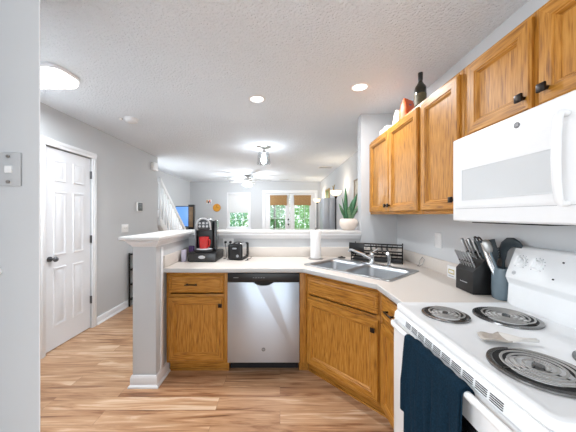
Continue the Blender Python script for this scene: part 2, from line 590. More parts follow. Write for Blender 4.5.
# unseen rear wall, its wide opening made up for the rear fill
b = MB()
b.box(-4.2, -1.5, -2.72, -2.6, 0, ZC)
b.box(1.2, 1.6, -2.72, -2.6, 0, ZC)
b.box(-1.5, 1.2, -2.72, -2.6, 2.35, ZC)
struct(b.build('wall_rear', WALL))
b = MB()
b.box(-4.32, -4.2, -2.72, -2.32, 0, ZC); b.box(-4.32, -4.2, -.08, 1.3, 0, ZC)
b.box(-4.32, -4.2, -2.32, -.08, 0, .8); b.box(-4.32, -4.2, -2.32, -.08, 2.1, ZC)  # unseen wall, opening added where the side fill sits
struct(b.build('wall_left_rear', WALL))
# far wall with window and french door openings
WX0, WX1, WZ0, WZ1 = -1.66, -1.0, .95, 2.04
FX0, FX1, FZ = -.47, 1.11, 2.06
b = MB()
b.box(-3.0, WX0, YF, YF + .12, 0, ZC)
b.box(WX0, WX1, YF, YF + .12, 0, WZ0)
b.box(WX0, WX1, YF, YF + .12, WZ1, ZC)
b.box(WX1, FX0, YF, YF + .12, 0, ZC)
b.box(FX0, FX1, YF, YF + .12, FZ, ZC)
b.box(FX1, 1.6, YF, YF + .12, 0, ZC)
struct(b.build('wall_far', WALL))

# half wall around the peninsula
struct(MB().box(-1.170, -.985, 2.035, YS + .12, 0, 1.165).build('wall_half_left', WALL))
struct(MB().box(-.984, .861, YS, YS + .12, 0, 1.165).build('wall_half_back', WALL))
# ledge cap: one L of painted board
cap = flat_curve('trim_1', [(-1.24, 1.965), (-.925, 1.965), (-.925, 2.715), (.861, 2.715), (.861, 3.0), (-1.24, 3.0)], [], 1.166, 1.196, .006, LEDGE)
struct(cap)


def moulding(name, path, prof, mat, z0):
    """sweep a profile of (out, z) along a plan path; outward is to the right of travel"""
    bm = bmesh.new()
    n = len(path)
    rings = []
    for i, p in enumerate(path):
        p = Vector(p)
        d0 = (p - Vector(path[i - 1])).normalized() if i > 0 else None
        d1 = (Vector(path[i + 1]) - p).normalized() if i < n - 1 else None
        def rn(d): return Vector((d.y, -d.x))
        if d0 is None: o = rn(d1)
        elif d1 is None: o = rn(d0)
        else:
            o = (rn(d0) + rn(d1)); o = o / (o.dot(rn(d0)))
        rings.append([bm.verts.new((p.x + o.x * u, p.y + o.y * u, z0 + v)) for u, v in prof])
    m = len(prof)
    for a, b_ in zip(rings, rings[1:]):
        for k in range(m):
            bm.faces.new((a[k], a[(k + 1) % m], b_[(k + 1) % m], b_[k]))
    bm.faces.new(rings[0]); bm.faces.new(list(reversed(rings[-1])))
    mb = MB(); mb.bm.free(); mb.bm = bm
    return mb.build(name, mat, angle=30)


crown = [(0, 0), (.005, 0), (.008, .010), (.016, .018), (.026, .028), (.032, .040), (.036, .042), (.036, .052), (0, .052)]
# path runs so that outward is to its right
struct(moulding('trim_2', [(-1.1705, 2.87), (-1.1705, 2.0345), (-.9845, 2.0345), (-.9845, YS - .0005), (.861, YS - .0005)], crown, TRIM, 1.113))
basep = [(0, 0), (.026, 0), (.026, .012), (.018, .020), (.014, .024), (.014, .075), (.010, .085), (.006, .094), (0, .094)]
struct(moulding('baseboard_half_wall', [(-1.1705, 2.87), (-1.1705, 2.0345), (-.9845, 2.0345), (-.9845, 2.24)], basep, TRIM, 0))
struct(moulding('baseboard_left', [(XL, DY1 + .075), (XL, 4.77)], basep, TRIM, 0))
struct(moulding('baseboard_left_near', [(XL, 1.3), (XL, DY0 - .075)], basep, TRIM, 0))
struct(MB().box(-.984, -.972, 2.10, 2.135, .096, 1.100, .002).build('trim_3', TRIM))
struct(moulding('baseboard_far', [(-2.9, YF), (WX0, YF), (FX0 - .09, YF)], basep, TRIM, 0))
struct(MB().box(-.8365, -.834, .8885, .891, 0, ZC).build('trim_4', TRIM))

# ---- hall door in the left wall (structure) --------------------------------
RZL = -PI / 2 + PI   # faces +X


def door_leaf(name, w, h, mats, parent, loc, rz):
    b = MB()
    b.box(0, w, 0, .034, 0, h, .001)
    st, mid = .105, .09
    pw = (w - 2 * st - mid) / 2
    rows = [(.20, .60), (.90, .70), (1.70, .20)] if h < 2 else None
    rows = [(.22, .60), (.94, .66), (1.70, .22)]
    for z0, hh in rows:
        for k in range(2):
            x0 = st + k * (pw + mid)
            b.panel(x0, x0 + pw, z0, z0 + hh, [(0, -.0005), (.006, -.007), (.016, -.0045), (.026, -.0005), (.034, -.001), (.052, -.0065)], 0, 0, 0, back=.001)
    return b.build(name, mats, parent, loc, (0, 0, rz), angle=20)


def casing(b, y0, y1, z1, w=.068, t=.018):
    for a, c in ((y0 - w, y0), (y1, y1 + w)):
        b.box(a, c, -t, 0, 0, z1, .003)
        b.box(a + w * .3 if a < y0 else a + w * .3, c - w * .3, -t - .004, -t + .002, 0, z1, .0015)
    b.box(y0 - w, y1 + w, -t, 0, z1 + .0005, z1 + w, .003)
    b.box(y0 - w, y1 + w, -t - .004, -t + .002, z1 + w * .45, z1 + w * .8, .0015)


# local frame: x runs along +Y of the world, -y looks to +X
d1 = thing('door_1', '', '', (XL + .0, DY0, 0), PI / 2)
del d1['label']; del d1['category']
d1['kind'] = 'structure'
DW_ = DY1 - DY0
door_leaf('door_leaf', DW_ - .012, DZ - .02, DOORW, d1, (.006, .012, .010), 0)
b = MB(); casing(b, 0, DW_, DZ); b.build('door_casing', TRIM, d1)
b = MB(); b.cyl((.065, -.002, .925), (.065, .014, .925), .026); b.cyl((.065, -.045, .925), (.065, 0, .925), .010)
b.sphere((.065, -.055, .925), .026, 1, .8, 1); b.build('door_knob', HINGE, d1)
for z in (.30, 1.03, 1.80):
    MB().box(DW_ - .014, DW_ - .001, -.0035, .010, z, z + .09, .001).cyl((DW_ - .006, -.006, z), (DW_ - .006, -.006, z + .09), .005).build('hinge', HINGE, d1)
MB().box(0.0, .006, .0, .011, .88, .97, .0005).build('strike_plate', NICKEL, d1)
MB().box(.0, DW_, .05, .06, 0, DZ).build('door_stop_board', DOORW, d1)

# ---- far window ---------------------------------------------------------------
w1 = thing('window_1', '', '', (WX0, YF, WZ0)); del w1['label']; del w1['category']; w1['kind'] = 'structure'
ww, wh = WX1 - WX0, WZ1 - WZ0
b = MB()
for a, c in ((-.05, .0), (ww, ww + .05)): b.box(a, c, -.015, .0, -.05, wh + .05, .002)
b.box(0, ww, -.015, .0, wh, wh + .05, .002); b.box(-.07, ww + .07, -.05, .0, -.05, 0, .003)
b.box(0, .035, .03, .07, 0, wh); b.box(ww - .035, ww, .03, .07, 0, wh)
b.box(.035, ww - .035, .03, .07, 0, .04); b.box(.035, ww - .035, .03, .07, wh - .04, wh)
b.box(.035, ww - .035, .025, .065, wh * .5 - .02, wh * .5 + .02)
for k in (1, 2): b.box(ww * k / 3 - .006, ww * k / 3 + .006, .04, .06, .04, wh - .04)
for z in (.25, .75): b.box(.035, ww - .035, .042, .058, wh * z - .006, wh * z + .006)
b.build('window_frame', TRIM, w1)
MB().box(.036, ww - .036, .0495, .0505, .04, wh - .04).build('window_pane', PANE, w1)
sh = MB(); sh.box(-.005 + .01, ww - .01, .004, .008, .50, wh - .03)
sh.cyl((.01, .014, wh - .025), (ww - .01, .014, wh - .025), .016); sh.box(.01, ww - .01, .001, .011, .488, .502, .001)
sh = sh.build('roller_shade', FABW, None, (WX0, YF, WZ0))
tag(sh, 'white roller shade pulled half down over the small far window', 'shade')

# ---- french doors ---------------------------------------------------------------
d2 = thing('door_2', '', '', (FX0, YF, 0)); del d2['label']; del d2['category']; d2['kind'] = 'structure'
fw = FX1 - FX0
b = MB(); casing(b, 0, fw, FZ, .10, .02); b.build('door_casing', TRIM, d2)
for k in range(2):
    x0 = .004 + k * fw / 2; x1 = x0 + fw / 2 - .008
    b = MB()
    b.box(x0, x0 + .15, .02, .06, .01, FZ - .005, .002); b.box(x1 - .15, x1, .02, .06, .01, FZ - .005, .002)
    b.box(x0 + .15, x1 - .15, .02, .06, .01, .26); b.box(x0 + .15, x1 - .15, .02, .06, FZ - .14, FZ - .005)
    gx0, gx1 = x0 + .15, x1 - .15
    for q in (1, 2): b.box(gx0 + (gx1 - gx0) * q / 3 - .005, gx0 + (gx1 - gx0) * q / 3 + .005, .032, .048, .26, FZ - .14)
    for q in range(1, 5):
        zz = .26 + (FZ - .40) * q / 5
        b.box(gx0, gx1, .033, .047, zz - .005, zz + .005)
    o = b.build('door_leaf', DOORW, d2)
    MB().box(gx0 + .001, gx1 - .001, .0395, .0405, .261, FZ - .141).build('door_pane', PANE, o)
for z in (1.22, 1.06):
    MB().cyl((fw / 2 - .05, .02, z), (fw / 2 - .05, -.01, z), .026).sphere((fw / 2 - .05, -.03, z), .024).build('door_knob', BLACKM, d2)
for k, (xa, lab) in enumerate(((.15, 'woven bamboo valance over the left french door pane'), (fw / 2 + .13, 'woven bamboo valance over the right french door pane'))):
    b = MB()
    wv = .54
    for q in range(4):
        b.box(xa, xa + wv, -.035 - .006 * (3 - q), -.023 - .006 * (3 - q), 1.70 + .045 * q, 1.99 - .0 * q, .003)
    b.box(xa - .005, xa + wv + .005, -.058, .015, 1.94, 2.0, .003)
    b.prism([(xa, 1.70), (xa + wv, 1.70), (xa + wv - .02, 1.665), (xa + wv - .12, 1.68), (xa + .12, 1.68), (xa + .02, 1.665)], -.053, -.043, 'y')
    o = b.build('bamboo_valance', BAMBOO, None, (FX0, YF, 0))
    tag(o, lab, 'window valance', 'bamboo valances on the french doors')

# ---- outdoors -------------------------------------------------------------------
struct(MB().box(-14, 14, YF + .12, 30, -.25, -.12).build('ground', GRASS))


def tree(name, x, y, h, rad, mat, lab, seed, nleaf=2600):
    rnd = random.Random(seed)
    t = thing(name, lab, 'tree', (x, y, -.12), 0)
    b = MB(); b.tube([(0, 0, 0), (.03, 0, h * .3), (-.02, .05, h * .6), (0, 0, h * .85)], [.09, .07, .05, .02])
    b.build('trunk', BARK, t)
    bm = bmesh.new()
    for i in range(nleaf):
        while True:
            p = Vector((rnd.uniform(-1, 1), rnd.uniform(-1, 1), rnd.uniform(-1, 1)))
            if .25 < p.length < 1: break
        p = Vector((p.x * rad, p.y * rad * .8, h * .55 + p.z * h * .48))
        L = rnd.uniform(.07, .15)
        q = Matrix.Rotation(rnd.uniform(0, 2 * PI), 3, 'Z') @ Matrix.Rotation(rnd.uniform(-1.2, 1.2), 3, 'X')
        vs = [bm.verts.new(p + q @ Vector(v)) for v in ((-L * .35, 0, 0), (0, -L * .5, .01), (L * .35, 0, 0), (0, L * .6, -.01))]
        bm.faces.new(vs)
    mb = MB(); mb.bm.free(); mb.bm = bm
    mb.build('foliage', mat, t)


tree('leafy_tree', -2.5, 11.6, 3.4, 1.1, FOL[2], 'bluish green tree seen through the small far window', 1)
tree('leafy_tree', -.25, 11.6, 3.6, .80, FOL[1], 'mid green tree seen through the left french door', 2)
tree('leafy_tree', 1.35, 11.3, 3.2, .78, FOL[0], 'bright yellow green tree seen through the right french door', 3)
hb = bmesh.new(); rnd = random.Random(5)
for i in range(7000):
    p = Vector((rnd.uniform(-7, 7), 13.6 + rnd.uniform(-.5, .5), rnd.uniform(-.1, 2.3 + .35 * math.sin(i))))
    L = rnd.uniform(.12, .26)
    q = Matrix.Rotation(rnd.uniform(0, 2 * PI), 3, 'Z') @ Matrix.Rotation(rnd.uniform(-1.2, 1.2), 3, 'X')
    hb.faces.new([hb.verts.new(p + q @ Vector(v)) for v in ((-L * .35, 0, 0), (0, -L * .5, .01), (L * .35, 0, 0), (0, L * .6, -.01))])
mb = MB(); mb.bm.free(); mb.bm = hb
tag(mb.build('hedge', FOL[0]), 'long pale green hedge along the garden behind the trees', 'hedge')

# ================================================================== CABINETS
DLV = [(.0, -.012), (.007, -.020), (.049, -.020), (.052, -.015), (.058, -.015), (.066, -.004), (.070, -.004)]
DRV = [(.0, -.011), (.010, -.019), (.018, -.020), (.022, -.016), (.026, -.016), (.034, -.020)]
RECT = 0


def knob(parent, x, z):
    """small square bronze knob, faces -Y"""
    b = MB(); b.cyl((x, -.0185, z), (x, -.040, z), .0065, .008, 12)
    b.box(x - .0155, x + .0155, -.048, -.038, z - .0155, z + .0155, .003)
    return b.build('knob', DARKB, parent)


def pull(parent, x, z, w=.075):
    b = MB()
    for s_ in (-1, 1): b.cyl((x + s_ * w / 2, -.0185, z), (x + s_ * w / 2, -.042, z), .006, .006, 10)
    b.tube([(x - w * .72, -.042, z - .002), (x - w / 2, -.044, z), (x, -.047, z + .003), (x + w / 2, -.044, z), (x + w * .72, -.042, z - .002)], [.004, .006, .0055, .006, .004])
    return b.build('pull', DARKB, parent)


def cab_door(parent, x0, x1, z0, z1, kx=None, kz=None, name='door'):
    b = MB(); b.panel(x0, x1, z0, z1, DLV, 0, 1, 0)
    d = b.build(name, [OAKV, OAKH], parent, angle=25)
    if kx is not None: knob(d, kx, kz)
    return d


def cab_drawer(parent, x0, x1, z0, z1, px=None, name='drawer'):
    b = MB(); b.panel(x0, x1, z0, z1, DRV, 1, 1, 1)
    d = b.build(name, [OAKV, OAKH], parent, angle=25)
    if px is not None: pull(d, px, (z0 + z1) / 2)
    return d


def cab_body(parent, w, d, z0, z1, rails, stile=.035, mids=(), toe=False, ends=None):
    """carcass open to the front with a face frame; rails are (z0,z1) horizontals"""
    b = MB()
    t = .014
    b.box(0, t, .001, d, z0, z1, 0, 0); b.box(w - t, w, .001, d, z0, z1, 0, 0)
    b.box(t, w - t, d - t, d, z0, z1, 0, 0)
    b.box(t, w - t, .02, d - t, z0, z0 + t, 0, 1); b.box(t, w - t, .02, d - t, z1 - t, z1, 0, 1)
    b.box(-.0005, stile, 0, .019, z0 - .0005, z1, .0008, 0); b.box(w - stile, w + .0005, 0, .019, z0 - .0005, z1, .0008, 0)
    for a, c in mids: b.box(a, c, 0, .019, z0, z1, .0008, 0)
    for a, c in rails: b.box(stile, w - stile, .0004, .019, a, c, .0008, 1)
    return b.build('body', [OAKV, OAKH], parent, angle=25)


ZT = .882
# --- left base cabinet --------------------------------------------------------
YFACE = 2.185
c = thing('base_cabinet', 'oak base cabinet under the coffee maker, left of the dishwasher', 'cabinet', (-.968, YFACE, 0))
cab_body(c, .520, .555, .105, ZT, [(.105, .140), (.655, .690), (.850, ZT)])
MB().box(.0, .520, .07, .085, 0, .104, 0).box(0, .520, .058, .0695, 0, .016, .004).build('toe_kick', OAKH, c)
cab_drawer(c, .020, .490, .705, .852, .22)
cab_door(c, .020, .490, .128, .668, .465, .605)

# --- corner sink cabinet ------------------------------------------------------
ang = math.atan2(-.749, .663)
AX, AY, BX, BY = .222, YFACE, .670, 1.679
LEN = math.hypot(BX - AX, BY - AY)
ang = math.atan2(BY - AY, BX - AX)
c = thing('corner_sink_cabinet', 'angled oak corner cabinet holding the sink, one wide door below a false drawer', 'cabinet', (AX, AY, 0), ang)
Minv = (Matrix.Translation((AX, AY, 0)) @ Matrix.Rotation(ang, 4, 'Z')).inverted()


def loc2(x, y):
    v = Minv @ Vector((x, y, 0)); return (v.x, v.y)


b = MB()
z0, z1 = .105, ZT
b.box(0, .032, 0, .019, z0, z1, .0008, 0); b.box(LEN - .038, LEN, 0, .019, z0, z1, .0008, 0)
for a, q in ((.105, .140), (.655, .690), (.850, ZT)): b.box(.032, LEN - .038, .0004, .019, a, q, .0008, 1)
P = [(AX + .001, AY + .02), (AX + .001, YS - .035), (XR - .01, YS - .035), (XR - .01, BY + .001), (BX + .02, BY + .001)]
t = .014
for (p, q, inn) in ((P[0], P[1], (t, 0)), (P[4], P[3], (0, t))):
    quad = [p, q, (q[0] + inn[0], q[1] + inn[1]), (p[0] + inn[0], p[1] + inn[1])]
    b.prism([loc2(*v) for v in quad], z0, z1, 'z', 0)
b.prism([loc2(*v) for v in P], z0, z0 + t, 'z', 1)
b.build('body', [OAKV, OAKH], c, angle=25)
# toe kick and shoe strip
b = MB()
b.box(-.03, LEN + .04, .07, .085, 0, .104); b.box(-.026, LEN + .036, .058, .0695, 0, .016, .004)
b.build('toe_kick', OAKH, c)
cab_drawer(c, .028, LEN - .020, .705, .852, None, 'false_drawer')
cab_door(c, .028, LEN - .020, .128, .668, LEN - .047, .605)
# filler stile beside the dishwasher
f = MB(); M4 = Minv
f.box(.168, AX - .0005, AY + .0, AY + .019, .105, ZT, .0008, 0, M4)
f.box(.168, AX + .03, AY + .07, AY + .085, 0, .104, 0, 1, M4)
f.build('filler_panel', [OAKV, OAKH], c, angle=25)

# --- right base cabinet ---------------------------------------------------------
SY0 = 1.300   # far edge of the range
wR = BY - .001 - (SY0 + .012)
c = thing('base_cabinet', 'narrow oak base cabinet between the corner sink cabinet and the range', 'cabinet', (BX, BY - .001, 0), -PI / 2)
cab_body(c, wR, .565, .105, ZT, [(.105, .140), (.655, .690), (.850, ZT)], .03)
MB().box(0, wR, .07, .085, 0, .104, 0).box(.03, wR, .058, .0695, 0, .016, .004).build('toe_kick', OAKH, c)
cab_drawer(c, .022, wR - .018, .705, .852, wR / 2 - .01)
cab_door(c, .022, wR - .018, .128, .668, wR - .045, .60)

# --- upper cabinets ----------------------------------------------------------------
UX = .960
UD = XR - UX - .001
ZU0, ZU1 = 1.372, 2.13
c = thing('wall_cabinet', 'two-door oak wall cabinet farthest from the microwave, next to the end wall', 'cabinet', (UX, 2.715, ZU0), -PI / 2)
w = .976; h = ZU1 - ZU0
cab_body(c, w, UD, 0, h, [(0, .035), (h - .035, h)], .03, [(w / 2 - .02, w / 2 + .02)])
cab_door(c, .018, w / 2 - .004, .02, h - .02, w / 2 - .032, .075)
cab_door(c, w / 2 + .008, w - .024, .02, h - .02, w / 2 + .034, .075)
c = thing('wall_cabinet', 'single-door oak wall cabinet directly left of the microwave', 'cabinet', (UX, 1.737, ZU0), -PI / 2)
w = .402
cab_body(c, w, UD, 0, h, [(0, .035), (h - .035, h)], .03)
cab_door(c, .022, w - .022, .02, h - .02, w - .045, .075)
c = thing('wall_cabinet', 'short two-door oak wall cabinet above the microwave', 'cabinet', (UX, 1.332, 1.752), -PI / 2)
w = .762; h2 = ZU1 - 1.752
cab_body(c, w, UD, 0, h2, [(0, .03), (h2 - .03, h2)], .035, [(w / 2 - .02, w / 2 + .02)])
cab_door(c, .040, .368, .012, h2 - .018, .346, .062)
cab_door(c, .396, w - .030, .012, h2 - .018, .432, .062)

# ================================================================== COUNTERTOP
SINKC = Vector((.655, 2.155)); 
sd = Vector((BX - AX, BY - AY)).normalized(); sn_ = Vector((-sd.y, sd.x))
SW, SD = .80, .50


def sinkpt(u, v):
    p = SINKC + sd * u + sn_ * v
    return (p.x, p.y)


hole = [sinkpt(u, v) for u, v in ((-SW / 2 + .015, -SD / 2 + .015), (SW / 2 - .015, -SD / 2 + .015), (SW / 2 - .015, SD / 2 - .015), (-SW / 2 + .015, SD / 2 - .015))]
outer = [(-.984, 2.135), (.195, 2.135), (.625, 1.652), (.625, SY0 + .009), (XR - .001, SY0 + .009), (XR - .001, YS - .001 - .03), (.861, YS - .031), (.861, YS - .001), (-.984, YS - .001)]
outer = [(-.984, 2.135), (.195, 2.135), (.625, 1.652), (.625, SY0 + .009), (XR - .001, SY0 + .009), (XR - .001, YS - .031), (.8605, YS - .031), (.8605, YS - .001), (-.984, YS - .001)]
ctop = thing('worktop', 'continuous beige laminate worktop with a pale edge around the corner sink', 'countertop', (0, 0, 0))
flat_curve('worktop_slab', outer, [hole], ZT + .0003, .920, .007, [LAM, LAMEDGE], ctop)
b = MB()
b.box(-.984, -.966, 2.15, YS - .001, .9203, 1.022, .004)
b.build('backsplash', LAM, ctop)
MB().box(-.965, .8605, YS - .020, YS - .001, .9203, 1.022, .004).build('backsplash', LAM, ctop)
MB().box(.862, XR - .001, YS - .050, YS - .031, .9203, 1.022, .004).build('backsplash', LAM, ctop)
MB().box(XR - .020, XR - .001, SY0 + .012, YS - .051, .9203, 1.022, .004).build('backsplash', LAM, ctop)

# ================================================================== SINK + FAUCET
sk = thing('sink', 'stainless double-bowl sink set diagonally in the corner worktop', 'sink', (SINKC.x, SINKC.y, .9205), ang)
bowls = [(-SW / 2 + .030, -.012), (.012, SW / 2 - .030)]
by0, by1 = -SD / 2 + .030, SD / 2 - .085
hs = [rrect(x0, x1, by0, by1, .05) for x0, x1 in bowls]
flat_curve('rim', rrect(-SW / 2, SW / 2, -SD / 2, SD / 2, .03), hs, 0, .008, .003, SINKST, sk)
for x0, x1 in bowls:
    bm = bmesh.new(); rings = []
    for ins, z, r in ((0, .006, .05), (.003, -.02, .052), (.012, -.14, .055), (.022, -.158, .055), (.045, -.165, .05)):
        rings.append([bm.verts.new((u, v, z)) for u, v in rrect(x0 + ins - .001, x1 - ins + .001, by0 + ins - .001, by1 - ins + .001, r)])
    for a, b_ in zip(rings, rings[1:]):
        n = len(a)
        for k in range(n): bm.faces.new((a[k], a[(k + 1) % n], b_[(k + 1) % n], b_[k]))
    bm.faces.new(rings[-1])
    mb = MB(); mb.bm.free(); mb.bm = bm
    o = mb.build('bowl', SINKST, sk)
    sm = o.modifiers.new('s', 'SOLIDIFY'); sm.thickness = .0015; sm.offset = -1
    cx = (x0 + x1) / 2; cy = (by0 + by1) / 2
    MB().lathe([(0, -.164), (.025, -.163), (.030, -.1625), (.043, -.160), (.045, -.1645)], (cx, cy, 0), 24).build('drain', CHROME, sk)

fa = thing('faucet', 'chrome single-lever faucet with a long straight spout over the sink', 'faucet', (SINKC.x + sn_.x * .205 + sd.x * .015, SINKC.y + sn_.y * .205 + sd.y * .015, .929), ang)
b = MB(); b.lathe([(0, 0), (.026, 0), (.026, .008), (.021, .016), (.020, .075), (.022, .080), (0, .082)], seg=24)
b.box(-.10, .10, -.026, .026, 0, .007, .003)
b.build('base', CHROME, fa)
b = MB(); b.tube([(0, -.015, .05), (-.07, -.045, .085), (-.15, -.085, .118), (-.165, -.092, .118), (-.172, -.095, .100)], [.015, .014, .013, .014, .013]); b.build('spout', CHROME, fa)
b = MB(); b.lathe([(0, .082), (.021, .082), (.019, .100), (.008, .108), (0, .109)], seg=20); b.tube([(0, 0, .10), (.01, .02, .115), (.03, .05, .13)], [.007, .006, .007]); b.build('lever', CHROME, fa)
sp = thing('side_sprayer', 'chrome sink sprayer standing right of the faucet', 'sprayer', (SINKC.x + sn_.x * .205 + sd.x * .17, SINKC.y + sn_.y * .205 + sd.y * .17, .929), ang)
MB().lathe([(0, 0), (.022, 0), (.022, .006), (.014, .012), (.014, .03), (0, .03)], seg=20).build('base', CHROME, sp)
MB().tube([(0, 0, .03), (0, 0, .07), (0, -.008, .10), (0, -.03, .115)], [.011, .014, .015, .012]).build('spray_head', CHROME, sp)
MB().cyl((sinkpt(.01, .17)[0], sinkpt(.01, .17)[1], .929), (sinkpt(.01, .17)[0], sinkpt(.01, .17)[1], .9295), .001)
o = MB().lathe([(0, 0), (.036, 0), (.040, .004), (.036, .008), (.012, .010), (.010, .018), (0, .019)], seg=24).build('sink_stopper', BLACK, None, (.640, 2.655, .9205))
tag(o, 'small black rubber sink stopper lying behind the left bowl', 'stopper')

# ================================================================== DISHWASHER
dx0, dx1 = -.444, .164
dw = thing('dishwasher', 'stainless steel dishwasher with a black control strip between oak cabinets', 'dishwasher', (dx0, 2.166, 0))
w = dx1 - dx0
MB().box(.004, w - .004, .045, .57, .10, .872).build('tub', BLACK, dw)
# steel door with scooped top
b = MB()
pts = [(.0, .115), (w, .115), (w, .795)]
n = 10
for i in range(n + 1):
    u = 1 - i / n
    x = w / 2 - .085 + .17 * u
    pts.append((x, .795 - (.030 * math.sin(PI * u) ** .5 if 0 < u < 1 else 0)))
pts.append((0, .795))
b.prism(pts, 0, .040, 'y', 0, None, .003)
b.build('door', STEEL, dw)
MB().box(0, w, .0, .040, .7965, .872, .004).build('control_panel', BLACK, dw)
MB().box(w / 2 - .08, w / 2 + .08, .018, .0395, .762, .7955).build('handle_recess', BLACKM, dw)
for i in range(5): MB().box(w / 2 - .09 + i * .022, w / 2 - .078 + i * .022, -.0008, .001, .832, .836).build('control_mark', GREYP, dw)
MB().box(.05, .092, -.0008, .001, .832, .837).build('control_label', GREYP, dw)
MB().box(.004, w - .004, .12, .135, .0, .0985).build('kick_plate', BLACK, dw)


def badge(parent, x, y, z, r, rx=PI / 2, M=None):
    o = MB().lathe([(0, -.001), (r, -.001), (r, .0012), (r * .86, .002), (r * .82, .0012), (0, .0012)], seg=28).build('badge', simple('badge_grey', (120, 122, 126), .4) if 'badge_grey' not in MATS else MATS['badge_grey'], parent, (x, y, z), (rx, 0, 0))
    text('badge_letters', 'GE', r * 1.05, LGREY, o, (0, 0, .0014), (0, 0, 0), .0004)


badge(dw, w / 2, -.0015, .228, .016)

# ================================================================== RANGE
rg = thing('electric_range', 'white electric coil range with a towel on its oven handle', 'stove', (.588, SY0, 0), -PI / 2)
w, dp = .760, .650
ZS = .922
MB().box(.004, w - .004, .028, dp, .0, .895, .006).build('body', WHITE, rg)
b = MB()
# cooktop shell: raised lip around a shallow deck
bm = b.bm; rings = []
for ins, z, r in ((.006, .893, .03), (0, .900, .03), (0, .916, .03), (.004, .9225, .028), (.012, .925, .024), (.022, .9235, .02), (.03, .918, .018)):
    rings.append([bm.verts.new((u, v, z)) for u, v in rrect(ins, w - ins, ins - .004, dp - ins, r)])
for a, q in zip(rings, rings[1:]):
    n = len(a)
    for k in range(n): bm.faces.new((a[k], a[(k + 1) % n], q[(k + 1) % n], q[k]))
bm.faces.new(rings[-1]); bm.faces.new(list(reversed(rings[0])))
b.build('cooktop', WHITE, rg)
ZD = .9182
# burners: (world Y, world X, radius)
for by, bx, r in ((1.143, .738, .088), (1.112, .982, .112), (.738, .745, .112), (.745, .990, .088)):
    lx, ly = SY0 - by, bx - .588
    n_t = 4.5 if r > .1 else 3.5
    bn = MB().lathe([(0, -.004), (r * .5, -.003), (r * .86, .0035), (r * .93, .006)], (lx, ly, ZD), 40).build('drip_pan', PAN, rg)
    MB().lathe([(r * .91, .0035), (r * .92, .0068), (r * .97, .0085), (r * 1.05, .0065), (r * 1.06, .0008)], (lx, ly, ZD), 40).build('pan_rim', PANRIM, bn)
    pts = []
    N_ = int(34 * n_t)
    for i in range(N_ + 1):
        a = 2 * PI * n_t * i / N_
        rr = r * .20 + (r * .87 - r * .20) * i / N_
        pts.append((lx + rr * math.cos(a), ly + rr * math.sin(a), ZD + .0125))
    mb = MB().tube(pts, r * (.033 if r > .1 else .040), 8, flat=.7)
    mb.build('coil', COIL, rg)
    s3 = MB()
    for q in range(3):
        a = 2 * PI * q / 3 + .5
        s3.tube([(lx + .012 * math.cos(a), ly + .012 * math.sin(a), ZD + .006), (lx + r * .90 * math.cos(a), ly + r * .90 * math.sin(a), ZD + .006)], .0022, 6)
    s3.lathe([(0, .006), (r * .13, .006), (r * .13, .0145), (0, .0155)], (lx, ly, ZD), 16)
    s3.build('coil_support', PANRIM, bn)
# front vent strip
b = MB()
b.prism([(.0, .893), (.0, .888), (-.010, .880), (-.014, .852), (.027, .852), (.027, .893)], .012, w - .012, 'x')
b.build('vent_strip', WHITE, rg)
b = MB()
for g in range(10):
    gx = .130 + g * .052
    for s_ in range(4):
        b.box(gx, gx + .042, -.0150 + .0008 * s_, -.006, .858 + .006 * s_, .8598 + .006 * s_)
b.build('vent_slots', BLACKM, rg)
# oven door
d = MB().box(.006, w - .006, -.016, .027, .235, .848, .010, 0, None, 3).build('oven_door', WHITE, rg)
MB().box(.13, w - .13, -.0185, -.010, .40, .74, .004).build('oven_window', DARKGL, d)
b = MB()
hz, hy = .838, -.040
b.tube([(.035, -.014, hz - .004), (.037, hy * .75, hz), (.060, hy, hz + .001), (.12, hy, hz + .001), (w - .12, hy, hz + .001), (w - .060, hy, hz + .001), (w - .037, hy * .75, hz), (w - .035, -.014, hz - .004)], .0115, 12)
b.build('oven_handle', WHITE, d)
dr = MB().box(.006, w - .006, -.014, .027, .035, .228, .008).build('storage_drawer', WHITE, rg)
# backguard
b = MB()
b.prism([(.560, .915), (.566, .960), (.574, 1.020), (.560, 1.042), (.552, 1.055), (.556, 1.075), (.606, 1.200), (.618, 1.208), (.650, 1.208), (.650, .90), (.60, .90)], .003, w - .003, 'x', 0, None, .004)
bg = b.build('backguard', WHITE, rg)
slope = math.atan2(.606 - .556, 1.200 - 1.075)


def gp(u, s_, out=0):
    """point on the slanted control face: u along, s_ 0..1 up"""
    y = .556 + (.606 - .556) * s_; z = 1.075 + .125 * s_
    nx = Vector((0, -math.cos(slope), math.sin(slope)))
    return Vector((u, y, z)) + nx * out


for u in (.058, .138, w - .138, w - .058):
    p, q, q2 = gp(u, .5, -.001), gp(u, .5, .007), gp(u, .5, .022)
    k = MB().cyl(p, q, .027, .026, 28).cyl(q, q2, .021, .018, 28)
    T = Matrix.Translation(gp(u, .5, .022)) @ Matrix.Rotation(-slope, 4, 'X')
    k.box(-.0055, .0055, -.008, .004, -.022, .022, .003, 0, T)
    k.build('control_knob', WHITEP, bg)
    T = Matrix.Translation(gp(u, .5, .0006)) @ Matrix.Rotation(-slope, 4, 'X')
    mk = MB()
    for q in range(11):
        a = R(-140 + 28 * q)
        mk.box(-.0012, .0012, -.0004, .0008, .030, .035, 0, 0, T @ Matrix.Rotation(a, 4, 'Y'))
    mk.build('dial_marks', INK, bg)
T = lambda u, s_: Matrix.Translation(gp(u, s_, .0006)) @ Matrix.Rotation(-slope, 4, 'X')
for u_, v_ in ((.236, .72), (.222, .14)):
    MB().cyl(gp(u_, v_, 0), gp(u_, v_, .003), .0035).build('indicator_lamp', BLACK, bg)
MB().box(-.03, .03, -.002, .002, -.02, .02, .002, 0, T(.36, .5)).build('clock_display', DARKGL, bg)
